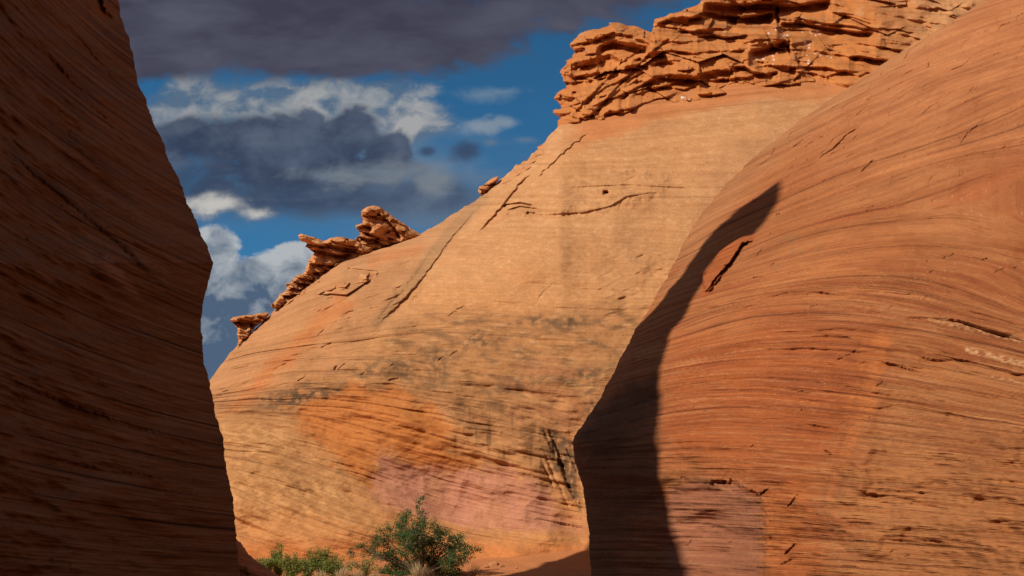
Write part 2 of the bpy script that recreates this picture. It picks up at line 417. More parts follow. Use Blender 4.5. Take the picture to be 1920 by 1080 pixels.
def catmull(xs, ys, q):
    """smooth 1-D interpolation through control values (ys may be a matrix, rows = knots)"""
    ys = np.asarray(ys, float); n = len(xs); xs = np.asarray(xs, float)
    m = np.gradient(ys, xs, axis=0)
    i = np.clip(np.searchsorted(xs, q) - 1, 0, n - 2); h = xs[i + 1] - xs[i]; t = (q - xs[i]) / h
    if ys.ndim > 1: t = t[:, None]; h = h[:, None]
    return (2*t**3-3*t**2+1)*ys[i] + (t**3-2*t**2+t)*h*m[i] + (-2*t**3+3*t**2)*ys[i+1] + (t**3-t**2)*h*m[i+1]

# ================================================================== RIGHT CANYON WALL
#        silhouette (px, py, Y)            right edge off frame (py at px 2150, Y)
RW = [((1114,1230,19.5),(1300, 6.8)), ((1108,1080,20.0),(1120, 7.2)), ((1104,1000,20.5),(1035, 7.6)), ((1091, 915,21.0),(945, 8.1)),
      ((1077, 825,21.6),(850, 8.8)), ((1120, 755,22.6),(760, 9.7)), ((1180, 640,24.2),(640, 11.0)), ((1240, 540,25.8),(520, 13.0)),
      ((1300, 425,27.6),(400, 15.5)), ((1372, 335,29.4),(290, 18.5)), ((1482, 240,31.6),(180, 22)), ((1600, 158,34.0),(70, 26)),
      ((1705, 88,36.0),(-40, 30)), ((1845, 5,38.5),(-150, 34.5)), ((1990,-75,41.0),(-260, 39))]
def make_right():
    nv, nu, nb = 760, 620, 40
    kn = np.array([0]+[math.hypot(RW[i+1][0][0]-RW[i][0][0], RW[i+1][0][1]-RW[i][0][1]) for i in range(len(RW)-1)]).cumsum()
    q = np.linspace(0, kn[-1], nv)
    S = catmull(kn, [r[0] for r in RW], q); E = catmull(kn, [r[1] for r in RW], q)
    # ragged outline of the nose
    S[:, 0] += 3.0 * n2(q / 30, q * 0 + 3.3, 2) + 1.4 * n2(q / 8, q * 0 + 1.3, 4)
    u = np.linspace(0, 1, nu)[None, :]
    qx = 0.22 * u ** 2 + 0.78 * (u ** 1.25)
    qx = qx / qx[0, -1]
    px = S[:, :1] + (2150 - S[:, :1]) * qx
    py = S[:, 1:2] + (E[:, :1] - S[:, 1:2]) * (u ** 1.15)
    Y = S[:, 2:3] + (E[:, 1:2] - S[:, 2:3]) * (0.55 * u ** 0.75 + 0.45 * (1 - (1 - u) ** 1.6))
    # the hidden far side of the nose
    ub = np.linspace(1, 0, nb, endpoint=False)[None, :]
    pb = S[:, :1] + 240 * ub ** 2; yb = S[:, 1:2] + 0 * ub; Yb = S[:, 2:3] + 9 * ub ** 0.8
    px = np.concatenate([pb, px], 1); py = np.concatenate([yb, py], 1); Y = np.concatenate([Yb, Y], 1)
    front = np.concatenate([np.zeros((nv, nb)), np.ones((nv, nu))], 1) * 1.0
    s = slopefield(px, py, [1080, 1200, 1300, 1420, 1520, 1660, 1800, 1920, 2150], [0, 150, 300, 450, 600, 750, 900, 1080],
        [[-.6]*5 + [-.45, -.35, -.3, -.2],
         [-.7, -.7, -.7, -.65, -.55, -.45, -.35, -.28, -.2],
         [-.8, -.8, -.75, -.6, -.45, -.32, -.2, -.1, 0],
         [-.9, -.85, -.7, -.45, -.25, -.05, .08, .12, .15],
         [-.8, -.6, -.4, -.15, .02, .12, .2, .24, .25],
         [-.6, -.35, -.1, .05, .1, .14, .18, .2, .2],
         [.0, .02, .03, .05, .07, .08, .09, .1, .1],
         [.0, .02, .03, .05, .06, .07, .07, .08, .08]], 1500)
    D = np.zeros_like(px)
    sc = Y / 20.0
    # large forms
    D += 0.9 * gau(px, py, 1350, 1010, 85, 110) * sc - 0.35 * gau(px, py, 1500, 960, 60, 150, 0)
    D += -0.45 * gau(px, py, 1620, 780, 38, 260, -12) + 0.35 * gau(px, py, 1540, 860, 60, 200, -12)
    D += -0.5 * gau(px, py, 1700, 560, 330, 60, -10) + 0.35 * gau(px, py, 1480, 760, 170, 80, 0)
    D += 0.5 * fbm(px / 240, py / 160, 3, 21) + 0.16 * fbm(px / 60, s / 34, 3, 25)
    # bedding: ribs and grooves
    rib = 1 - np.abs(n2(px / 260, s / 13, 31)) * 2.2
    mid = .35 + .65 * sstep(430, 600, py) + .9 * sstep(1380, 1520, px) * sstep(430, 520, py) * (1 - sstep(760, 860, py))
    D += sc * mid * (bedsaw(s, px, 18, 201, .12) + bedsaw(s, px, 9, 205, .07) + bedsaw(s, px, 46, 209, .12))
    D += -0.035 * sc * rib + 0.035 * sc * fbm(px / 120, s / 6, 3, 33)
    r2 = n2(px / 400 + 3, s / 26, 35); D += 0.03 * sc * sstep(0.1, 0.35, r2) * sstep(300, 480, py)
    # named cracks
    crack(D, px, py, [(1418, 450), (1392, 458), (1372, 490), (1345, 520), (1322, 552)], .5, 3)
    step(D, px, py, [(1420, 450), (1392, 456), (1368, 492), (1322, 552)], .35, 4, 22, -1)
    step(D, px, py, [(1322, 552), (1312, 510), (1345, 472), (1392, 440), (1405, 432)], -0.45, 4, 34, 1)
    crack(D, px, py, [(1618, 236), (1590, 252), (1560, 282), (1530, 300)], 0.2, 3)
    crack(D, px, py, [(1838, 232), (1815, 250), (1797, 275)], 0.14, 2.2)
    crack(D, px, py, [(1640, 298), (1612, 325)], 0.14, 2.2)
    crack(D, px, py, [(1618, 640), (1600, 662), (1560, 680)], 0.09, 2.5)
    crack(D, px, py, [(1592, 785), (1570, 800)], 0.08, 2); crack(D, px, py, [(1545, 845), (1562, 855)], 0.2, 2)
    crack(D, px, py, [(1498, 925), (1475, 955)], 0.1, 3); crack(D, px, py, [(1442, 915), (1425, 930)], 0.25, 2)
    crack(D, px, py, [(1495, 1018), (1470, 1042)], 0.14, 4); crack(D, px, py, [(1490, 1048), (1458, 1062)], 0.12, 4)
    step(D, px, py, [(1300, 905), (1370, 905), (1420, 930), (1430, 960), (1432, 1080)], -0.14, 6, 18, -1, 6)
    step(D, px, py, [(1640, 660), (1605, 760), (1560, 900), (1540, 960)], 0.14, 10, 45, 1)
    ledge(D, px, py, [(1700, 590), (1800, 598), (1930, 640), (2100, 700)], 0.16, 7, 18)
    ledge(D, px, py, [(1640, 535), (1760, 560), (1930, 612), (2100, 660)], 0.08, 7, 18)
    ledge(D, px, py, [(1500, 625), (1620, 628), (1760, 660), (1930, 705)], 0.07, 6, 14)
    ledge(D, px, py, [(1260, 720), (1400, 702), (1560, 715), (1760, 760)], 0.07, 6, 14)
    ledge(D, px, py, [(1250, 760), (1330, 742), (1500, 748), (1640, 770)], 0.06, 5, 12)
    rcracks(D, px, py, 80, (1400, 60, 1950, 430), 27, 16, 0.06, 1.8, 3)
    rcracks(D, px, py, 30, (1300, 380, 1950, 600), 18, 20, 0.09, 1.6, 4)
    rcracks(D, px, py, 26, (1260, 640, 1700, 1060), 20, 14, 0.07, 1.5, 5)
    # scaly roughness of the shoulder
    v, pl = voro(px / 26 + s / 60, s / 9, 3)
    D += (0.05 * v + .03 * pl) * sc * sstep(1250, 1400, px) * (1 - sstep(330, 470, py)) * front
    # ------ colour of the stone
    c = np.zeros(px.shape + (3,)) + np.array([0.30, 0.115, 0.042])
    c = cmix(c, 0.8 * sstep(-.25, .45, fbm(px / 200, s / 70, 4, 41)), [0.36, 0.155, 0.062])
    c = cmix(c, 0.75 * sstep(0.0, .5, fbm(px / 260, s / 26, 4, 43)) , [0.27, 0.078, 0.026])
    c = cmix(c, 0.7 * (1 - sstep(60, 460, py)), [0.41, 0.178, 0.078])
    c = cmix(c, .6 * patch(px, py, [(1290, 620), (1400, 520), (1560, 440), (1700, 460), (1640, 560), (1450, 590), (1330, 640)], 34, 30, 60, 24), [.40, .155, .056])
    # red-brown heart, tan lower right
    c = cmix(c, 0.8 * patch(px, py, [(1260, 640), (1420, 590), (1640, 640), (1620, 760), (1540, 900), (1440, 900), (1270, 860), (1230, 760)], 60, 60, 120, 4), [0.305, 0.085, 0.024])
    c = cmix(c, 0.85 * patch(px, py, [(1680, 640), (2160, 700), (2160, 1200), (1560, 1200), (1570, 960), (1620, 800)], 45, 30, 60, 5), [0.335, 0.145, 0.055])
    c = cmix(c, 0.7 * patch(px, py, [(1620, 640), (1668, 630), (1640, 760), (1590, 860), (1560, 930), (1545, 900), (1580, 800)], 9, 18, 40, 6), [0.44, 0.15, 0.045])
    pur = patch(px, py, [(1248, 920), (1300, 895), (1385, 912), (1418, 935), (1430, 975), (1424, 1040), (1436, 1200), (1240, 1200)], 12, 16, 34, 7, s)
    c = cmix(c, 0.85 * pur, [0.27, 0.102, 0.056])
    c = cmix(c, 0.8 * patch(px, py, [(1432, 930), (1490, 900), (1540, 980), (1560, 1200), (1436, 1200)], 10, 14, 30, 8), [0.37, 0.12, 0.035])
    low = sstep(430, 600, py)
    c = cmix(c, .6 * low * (1 - .6 * pur) * sstep(.02, .3, fbm(px / 240, s / 7, 3, 64)), [.225, .068, .024])
    c = cmix(c, .45 * low * sstep(.12, .35, fbm(px / 200, s / 5, 3, 66)), [.40, .19, .085])
    c = cmix(c, .35 * (1 - low) * sstep(-.05, .4, fbm(px / 110, s / 12, 4, 68)), [.25, .085, .032])
    # pale lichen crust at upper left edge, grey
    edge = np.clip((px - S[:, :1]) / 90, 0, 1)
    c = cmix(c, 0.4 * (1 - sstep(0.0, 1.0, edge + 0.5 * fbm(px / 40, py / 40, 4, 9))) * (1 - sstep(420, 620, py)), [0.34, 0.19, 0.09])
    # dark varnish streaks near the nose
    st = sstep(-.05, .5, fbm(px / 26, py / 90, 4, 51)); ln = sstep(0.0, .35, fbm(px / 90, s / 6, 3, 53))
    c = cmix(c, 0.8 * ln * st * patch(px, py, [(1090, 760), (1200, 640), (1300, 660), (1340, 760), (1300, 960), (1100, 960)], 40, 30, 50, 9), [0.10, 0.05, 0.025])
    c = cmix(c, 0.85 * patch(px, py, [(1085, 810), (1170, 725), (1235, 715), (1230, 760), (1190, 790), (1160, 850), (1110, 870)], 16, 30, 28, 10), [0.09, 0.04, 0.018])  # varnish patch, its colour also deepening the cast shadow here
    c = cmix(c, 0.5 * sstep(.12, .4, fbm(px / 30, py / 24, 3, 57)) * gau(px, py, 1480, 470, 60, 30), [0.20, 0.14, 0.08])
    c = cmix(c, .8 * patch(px, py, [(1318, 560), (1312, 520), (1345, 472), (1390, 438), (1412, 434), (1418, 450), (1390, 458), (1362, 500), (1330, 550)], 4, 5, 14, 74), [.33, .098, .03])
    rr_ = sstep(1380, 1520, px) * sstep(430, 520, py) * (1 - sstep(760, 860, py))
    c = cmix(c, .65 * rr_ * sstep(.05, .3, fbm(px / 320, s / 9, 3, 69)), [.21, .062, .022])
    # pale scuffed streaks
    for (x0, y0, x1, y1, wd) in ((1745, 597, 1925, 640, 7), (1815, 655, 1925, 685, 8), (1860, 705, 1930, 722, 3)):
        b, _, t = segdist(px, py + 2.5 * n2(px / 12, py / 12, 3), [(x0, y0), (x1, y1)])
        c = cmix(c, 0.75 * (1 - sstep(wd * .4, wd, b)) * sstep(-.15, .15, fbm(px / 14, py / 4, 3, 61)), [0.52, 0.33, 0.17])
    c = cmix(c, .6 * patch(px, py, [(1070, 760), (1225, 700), (1232, 900), (1180, 1000), (1130, 1120), (1080, 1120)], 20, 30, 50, 70, s), [.13, .055, .025])  # low shadow band on the nose, made darker in the stone colour
    c = c * (1 + (np.array([1.03, .90, .80]) - 1) * (1 - .7 * pur[..., None]))
    amt = 0.8 + 0.2 * sstep(420, 640, py) - 0.35 * pur
    return px, py, Y, D, c, bedvec(s, px, amt)
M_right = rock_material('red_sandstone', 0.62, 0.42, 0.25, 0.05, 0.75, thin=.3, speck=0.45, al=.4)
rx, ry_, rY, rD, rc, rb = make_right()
def right_extra(P, col, bed):
    # carry the wall on past the frame and past the camera
    last = P[:, -1]; pts = []
    for k, (dx, yy_) in enumerate(((0.3, 3.0), (1.0, -3.0), (2.2, -12.0))):
        q = last.copy(); q[:, 0] = last[:, 0] + dx * 1.5 + (last[:, 1] - 7) * 0.0; q[:, 1] = yy_ + (last[:, 1] - 6.8) * 0.9; pts.append(q[:, None])
    P = np.concatenate([P] + pts, 1)
    col = np.concatenate([col] + [col[:, -1:]] * 3, 1); bed = np.concatenate([bed] + [bed[:, -1:]] * 3, 1)
    # and over the top, down behind
    t1 = P[-1:].copy(); t1[..., 0] += 14; t1[..., 1] += 6; t1[..., 2] += 2
    t2 = t1.copy(); t2[..., 0] += 10; t2[..., 2] = 0
    P = np.concatenate([P, t1, t2], 0); col = np.concatenate([col, col[-1:], col[-1:]], 0); bed = np.concatenate([bed, bed[-1:], bed[-1:]], 0)
    return P, col, bed
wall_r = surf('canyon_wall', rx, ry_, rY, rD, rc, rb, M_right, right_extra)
tag(wall_r, 'smooth banded red sandstone wall bulging in from the right, crossed by a tall dark shadow', kind='structure')

def rightY(px, py):
    i = np.argmin((rx - px) ** 2 + (ry_ - py) ** 2 + (np.arange(rx.shape[1])[None, :] < 40) * 1e6)
    return (rY + rD).ravel()[i]

# ================================================================== SANDSTONE DOME
RID = [(200, 1010), (330, 815), (392, 714), (440, 652), (505, 592), (560, 545), (640, 490), (720, 462), (795, 436), (845, 405), (885, 380), (925, 348), (975, 308), (1010, 281), (1050, 232), (1100, 205), (1200, 178), (1320, 150), (1420, 130), (1560, 125), (1640, 100), (1800, 60), (1900, 30)]
CAPB = [(1000, 292), (1030, 272), (1060, 256), (1110, 236), (1200, 211), (1320, 186), (1400, 168), (1430, 163), (1560, 164), (1620, 158), (1700, 120), (1800, 85), (1900, 60)]
def dome_fn(px):
    yr = np.interp(px, *zip(*RID)); yb = np.full_like(px, 1105.0)
    Yb = np.interp(px, [200, 450, 800, 1100, 1900], [37, 36, 35, 34, 34])
    Yr = np.interp(px, [200, 392, 600, 900, 1010, 1100, 1400, 1900], [47, 50, 54, 59, 61, 65, 68, 72])
    return yr, yb, Yb, Yr
def dome_Y(px, py):
    yr, yb, Yb, Yr = dome_fn(px)
    v = 2 / math.pi * np.arcsin(np.clip((yb - py) / (yb - yr), 0, 1))
    return Yb + (Yr - Yb) * (0.28 * v + 0.72 * v * v)
def make_dome():
    nu, nv, nb = 900, 640, 30
    u = np.linspace(215, 1900, nu)[None, :]
    yr, yb, Yb, Yr = dome_fn(u)
    # smooth, then roughen the skyline a little
    k = np.exp(-np.linspace(-2, 2, 15) ** 2); k /= k.sum()
    yr = np.convolve(np.pad(yr[0], 7, 'edge'), k, 'valid')[None, :]
    jr = 3.0 * n2(u / 22, u * 0 + 2.2, 3) + 1.6 * n2(u / 7, u * 0 + 5.2, 6)
    jr = jr + 7 * gau(u, u * 0, 985, 0, 60, 1) * n2(u / 12, u * 0 + 9.2, 6) + 4 * sstep(900, 700, u) * n2(u / 16, u * 0 + 1.9, 7)
    v = np.linspace(0, 1, nv)[:, None]
    px = u + 0 * v; py = yb + (yr - yb) * np.sin(np.pi * v / 2) + jr * v ** 30; Y = Yb + (Yr - Yb) * (0.28 * v + 0.72 * v * v)
    vb = np.linspace(0, 1, nb + 1)[1:, None]
    px = np.concatenate([px, u + 0 * vb]); py = np.concatenate([py, yr + jr + 260 * vb ** 2]); Y = np.concatenate([Y, Yr + 26 * vb ** 0.9])
    s = slopefield(px, py, [200, 450, 600, 750, 900, 1000, 1100, 1400, 1900], [200, 350, 500, 600, 720, 800, 900, 1080],
        [[-.1]*9, [-.3, -.3, -.2, -.1, -.05, .0, .0, .0, -.1], [-.6, -.55, -.35, -.1, .03, .05, .05, .03, 0], [-.7, -.6, -.35, -.1, .05, .06, .03, -.1, -.1],
         [-.6, -.4, .0, .14, .1, .08, .03, -.15, -.2], [-.1, .15, .3, .28, .22, .2, .15, .1, .1], [.22, .3, .34, .32, .26, .24, .24, .2, .2], [.1, .15, .2, .2, .15, .1, .1, .1, .1]], 800)
    D = np.zeros_like(px)
    sc = Y / 45
    D += 1.3 * gau(px, py, 880, 930, 200, 70, -8) - 0.9 * gau(px, py, 800, 690, 260, 70, -5) + 0.9 * gau(px, py, 1060, 880, 45, 120, 15)
    D += 0.9 * fbm(px / 260, py / 170, 3, 71) + 0.25 * fbm(px / 80, s / 45, 3, 72)
    D += 0.07 * sc * fbm(px / 160, s / 9, 4, 73) * (0.3 + sstep(540, 640, py))
    D += 1.35 * sc * (.15 + .85 * sstep(540, 680, py)) * (1 - .6 * sstep(900, 1000, py)) * (bedsaw(s, px, 12, 221, .16) + bedsaw(s, px, 6, 225, .06) + bedsaw(s, px, 30, 227, .12))
    r2 = n2(px / 300 + 3, s / 20, 75); D += 0.05 * sstep(0.1, 0.4, r2) * sstep(560, 660, py)
    # joint running down the left shoulder
    J = [(925, 352), (903, 379), (880, 405), (840, 452), (790, 522), (745, 572), (700, 613)]
    step(D, px, py, J, .28, 3, 34, -1, 2)
    step(D, px, py, [(890, 372), (860, 402), (815, 455), (770, 520), (700, 600)], 0.16, 6, 30, -1, 2)
    J2 = [(1108, 243), (1060, 280), (1030, 310), (998, 338)]
    step(D, px, py, J2, .35, 3, 40, -1, 3)
    step(D, px, py, [(1000, 318), (975, 340), (950, 372), (925, 402), (892, 438)], 0.5, 4, 20, -1, 2)
    step(D, px, py, [(1010, 318), (985, 325), (958, 348), (938, 380), (915, 412)], -0.35, 4, 20, -1, 2)
    ledge(D, px, py, [(925, 412), (955, 398), (985, 402), (1040, 400), (1095, 397), (1145, 385), (1175, 367), (1242, 356)], .17, 3, 24, 60)
    ledge(D, px, py, [(950, 392), (975, 385), (1010, 390)], 0.5, 3, 8, 10); ledge(D, px, py, [(935, 384), (975, 378), (1003, 384)], 0.5, 3, 8, 10)
    crack(D, px, py, [(985, 400), (1008, 401)], .6, 4); crack(D, px, py, [(1130, 362), (1142, 360)], .8, 6)
    for p in ([(1165, 322), (1185, 318), (1208, 319)], [(1165, 340), (1190, 328), (1215, 326), (1250, 330)]):
        ledge(D, px, py, [p[0], *p[1:]], 0.12, 3, 14, 16)
    bum = patch(px, py, [(930, 400), (1000, 350), (1160, 318), (1250, 330), (1240, 362), (1140, 392), (1000, 404)], 10, 14, 20, 77)
    D += bum * (.12 * fbm(px / 22, py / 8, 4, 78) - .25) + .06 * fbm(px / 26, py / 10, 4, 79)
    for p, A in (([(1165, 280), (1250, 276), (1340, 271)], .08), ([(1000, 300), (1090, 304), (1200, 302)], .08), ([(1120, 310), (1230, 307), (1420, 300)], .08),
                 ([(880, 520), (960, 522), (1100, 540), (1240, 545)], .05), ([(900, 560), (1040, 575), (1180, 580)], .08), ([(1060, 350), (1180, 345), (1300, 352)], .15),
                 ([(760, 560), (860, 570), (1010, 586)], .06), ([(560, 520), (640, 500), (720, 508)], .3), ([(590, 548), (650, 552), (700, 520)], .5)):
        ledge(D, px, py, p, A, 2.5, 10)
    crack(D, px, py, [(1005, 571), (1018, 548), (1040, 530)], 0.06, 2)
    # scabby ledges on the lower right of the face (px 1150..1240)
    r = random.Random(5)
    for k in range(60):
        x = r.uniform(1110, 1250); y = r.uniform(480, 610); L = r.uniform(16, 50); sl_ = r.uniform(-.5, .05)
        ledge(D, px, py, [(x, y), (x + L, y + sl_ * L)], r.uniform(.02, .08), 3, 10, 10)
    for k in range(90):
        x = r.uniform(560, 1090); y = r.uniform(640, 850); L = r.uniform(20, 90); sl_ = (y - 700) / 150 * .22 + r.uniform(-.05, .05)
        ledge(D, px, py, [(x, y), (x + L, y + sl_ * L)], r.uniform(.03, .10), 3, 8, 14)
    for k in range(60):
        x = r.uniform(400, 780); y = 1080 - (x * .6 + r.uniform(60, 260)); L = r.uniform(14, 50); sl_ = -.35 + r.uniform(-.2, .2)
        ledge(D, px, py, [(x, y), (x + L, y + sl_ * L)], r.uniform(.05, .18), 3, 8, 10)
    for k in range(60):
        x = r.uniform(830, 1080); y = r.uniform(840, 990); L = r.uniform(30, 120)
        ledge(D, px, py, [(x, y), (x + L, y + .22 * L)], r.uniform(.03, .10), 3, 6, 14)
    # scalloped undercut of the lower face
    D += 0.22 * np.abs(n2((px + .25 * (py - 900) + 14 * n2(px / 60, py / 50, 82)) / 75, py / 200, 81)) * gau(px, py, 900, 940, 180, 80)
    crack(D, px, py, [(1040, 820), (1052, 872), (1068, 915), (1094, 965)], .16, 4)
    crack(D, px, py, [(1054, 868), (1060, 890)], .35, 5)
    step(D, px, py, [(1020, 800), (1040, 850), (1060, 900), (1095, 975)], 0.15, 5, 40, -1, 6)
    for k in range(14):
        x = 1010 + r.uniform(0, 60); y = r.uniform(800, 900)
        crack(D, px, py, [(x, y), (x + 10, y + 24), (x + 26, y + 60)], 0.09, 3)
    crack(D, px, py, [(632, 685), (628, 694)], .2, 3); rcracks(D, px, py, 24, (520, 560, 900, 720), 30, 18, 0.14, 1.8, 8)
    # ------ colour
    L = fbm(px / 130, s / 22, 4, 83); B = fbm(px / 90, py / 60, 4, 84)
    c = np.zeros(px.shape + (3,)) + np.array([0.47, 0.225, 0.092])
    c = cmix(c, 0.5 * sstep(-.2, .5, fbm(px / 220, s / 90, 4, 85)), [0.50, 0.255, 0.115])
    c = cmix(c, .45 * bum * sstep(-.1, .4, fbm(px / 30, py / 10, 3, 80)), [.38, .17, .07])
    c = cmix(c, .5 * sstep(.0, .45, fbm(px / 16, py / 7, 4, 86, .65)) * (1 - sstep(560, 640, py)), [.58, .33, .165])
    c = cmix(c, .4 * sstep(.05, .5, fbm(px / 130, py / 34, 4, 87)), [.43, .185, .072])
    # the left shoulder: redder, greyer
    sh = patch(px, py, [(380, 720), (560, 520), (700, 460), (900, 370), (880, 410), (790, 525), (700, 615), (640, 700), (560, 760), (400, 800)], 14, 20, 40, 12)
    c = cmix(c, 0.8 * sh, [0.42, 0.20, 0.088])
    c = cmix(c, 0.65 * patch(px, py, [(640, 545), (660, 575), (560, 660), (470, 760), (410, 800), (430, 760), (520, 660)], 14, 24, 40, 14), [0.47, 0.16, 0.05])
    c = cmix(c, 0.5 * patch(px, py, [(690, 480), (800, 455), (780, 480), (690, 500)], 8, 10, 30, 15), [0.47, 0.16, 0.055])
    # joint strip grey-tan
    b, sg, _ = segdist(px, py, [(905, 372), (840, 440), (780, 520), (705, 606)])
    c = cmix(c, 0.6 * (1 - sstep(6, 17, b)), [0.31, 0.17, 0.08])
    # orange sand-dusted band below the cap
    cb = np.interp(px, *zip(*CAPB)); dd = py - cb
    dust = (1 - sstep(8, 34, dd + 14 * fbm(px / 50, py / 20, 3, 88) + 10 * sstep(1330, 1100, px) * -1)) * sstep(1040, 1110, px)
    c = cmix(c, 0.9 * dust, [0.46, 0.165, 0.056])
    c = cmix(c, 0.5 * patch(px, py, [(1330, 260), (1480, 240), (1520, 250), (1380, 420), (1300, 420)], 22, 40, 60, 16), [0.42, 0.20, 0.09])
    # grey-brown varnish belt
    bm = patch(px, py, [(440, 800), (520, 720), (640, 690), (740, 610), (860, 575), (1040, 590), (1200, 560), (1190, 640), (1110, 780), (1080, 830), (1000, 860), (900, 800), (800, 740), (680, 730), (600, 770), (520, 790)], 22, 40, 60, 17)
    c = cmix(c, 0.8 * bm, [0.37, 0.172, 0.068])
    dk = bm * sstep(-.08, .38, fbm(px / 60, s / 16, 5, 91, .6))
    c = cmix(c, 0.8 * dk, [0.17, 0.088, 0.042])
    c = cmix(c, 0.55 * bm * sstep(.1, .4, fbm(px / 34, s / 5, 4, 92)) , [0.53, 0.29, 0.135])
    c = cmix(c, 0.55 * patch(px, py, [(930, 700), (1100, 660), (1110, 780), (1070, 820), (960, 790)], 24, 30, 40, 18) * sstep(-.3, .3, L), [0.36, 0.135, 0.06])
    for (cx, cy, rx_, ry2, a) in ((560, 745, 80, 18, 1), (650, 735, 60, 14, .9), (1060, 604, 46, 11, .9), (1000, 600, 34, 9, .7), (820, 690, 24, 46, .7), (760, 700, 18, 34, .6), (1100, 700, 34, 14, .7), (900, 640, 60, 16, .6), (700, 690, 60, 14, .6), (980, 720, 70, 16, .6), (1110, 760, 14, 50, .7)):
        c = cmix(c, a * gau(px, py, cx, cy, rx_, ry2, 8) * 1.3 * sstep(-.25, .25, fbm(px / 14, py / 10, 4, 93)), [0.13, 0.075, 0.04])
    # orange patch and drips
    og = patch(px, py, [(540, 770), (660, 722), (720, 730), (800, 760), (850, 800), (860, 850), (900, 860), (880, 880), (780, 880), (715, 845), (700, 915), (640, 880), (580, 820)], 14, 26, 36, 19, s)
    c = cmix(c, 0.85 * og, [0.465, 0.165, 0.042])
    c = cmix(c, 0.75 * og * sstep(.05, .5, fbm(px / 60, s / 7, 3, 95)), [0.38, 0.115, 0.026])
    drip = sstep(.15, .42, fbm(px / 13, py / 140, 3, 97)) * patch(px, py, [(790, 760), (1000, 770), (1080, 840), (1060, 880), (840, 850)], 16, 20, 30, 20)
    c = cmix(c, 0.8 * drip, [0.17, 0.09, 0.045])
    # pink washed patch
    pk = patch(px, py, [(716, 842), (740, 868), (850, 880), (960, 880), (1030, 920), (1096, 975), (1096, 1000), (930, 1000), (800, 975), (690, 945)], 13, 22, 26, 21, s) * (.75 + .5 * fbm(px / 50, py / 90, 3, 22))
    c = cmix(c, 1.0 * np.clip(pk * 1.25, 0, 1), [0.44, 0.195, 0.122])
    c = cmix(c, 0.5 * pk * sstep(0, .4, fbm(px / 100, s / 5, 3, 99)), [0.34, 0.135, 0.08])
    c = cmix(c, 0.7 * gau(px, py, 1065, 950, 24, 40, 20), [0.52, 0.22, 0.07])
    c = cmix(c, 0.85 * patch(px, py, [(1015, 800), (1078, 825), (1094, 960), (1085, 960), (1050, 905), (1030, 860)], 7, 14, 20, 22) * sstep(-.45, .1, fbm(px / 10, py / 26, 4, 101)), [0.10, 0.06, 0.035])
    # speckled pale lower left
    ll = patch(px, py, [(400, 790), (520, 790), (620, 880), (700, 950), (720, 1000), (420, 1020)], 30, 30, 50, 23)
    c = cmix(c, 0.8 * ll, [0.37, 0.178, 0.068])
    c = cmix(c, 0.9 * ll * sstep(-.12, .12, fbm(px / 22 + py / 60, s / 7, 5, 103, .65)) * sstep(-.5, .1, fbm(px / 60, py / 50, 3, 104)), [0.54, 0.285, 0.12])
    c = cmix(c, 0.7 * sstep(925, 1010, py + 20 * fbm(px / 80, py / 40, 3, 105)) * (1 - pk), [0.48, 0.21, 0.075])
    c = cmix(c, 0.9 * sstep(1005, 1035, py + 10 * fbm(px / 40, py / 20, 3, 106)), [0.47, 0.17, 0.055])
    c = c * (1 + (np.array([1.0, .95, .89]) - 1) * sstep(420, 640, py)[..., None])
    amt = 0.6 + 0.4 * sstep(540, 700, py) - 0.3 * og - .2 * pk - .2 * ll
    amt = amt * (1 - .8 * sstep(1005, 1035, py))
    return px, py, Y, D, c, bedvec(s, px, amt)
M_dome = rock_material('pale_sandstone', 0.75, 0.30, 0.30, 0.07, 0.5, thin=.24, speck=0.3, wscale=0.6, al=.6)
dome = surf('sandstone_hill', *make_dome(), M_dome)
tag(dome, 'pale orange sandstone dome with brown stains and a pink washed foot, ending the canyon', kind='structure')

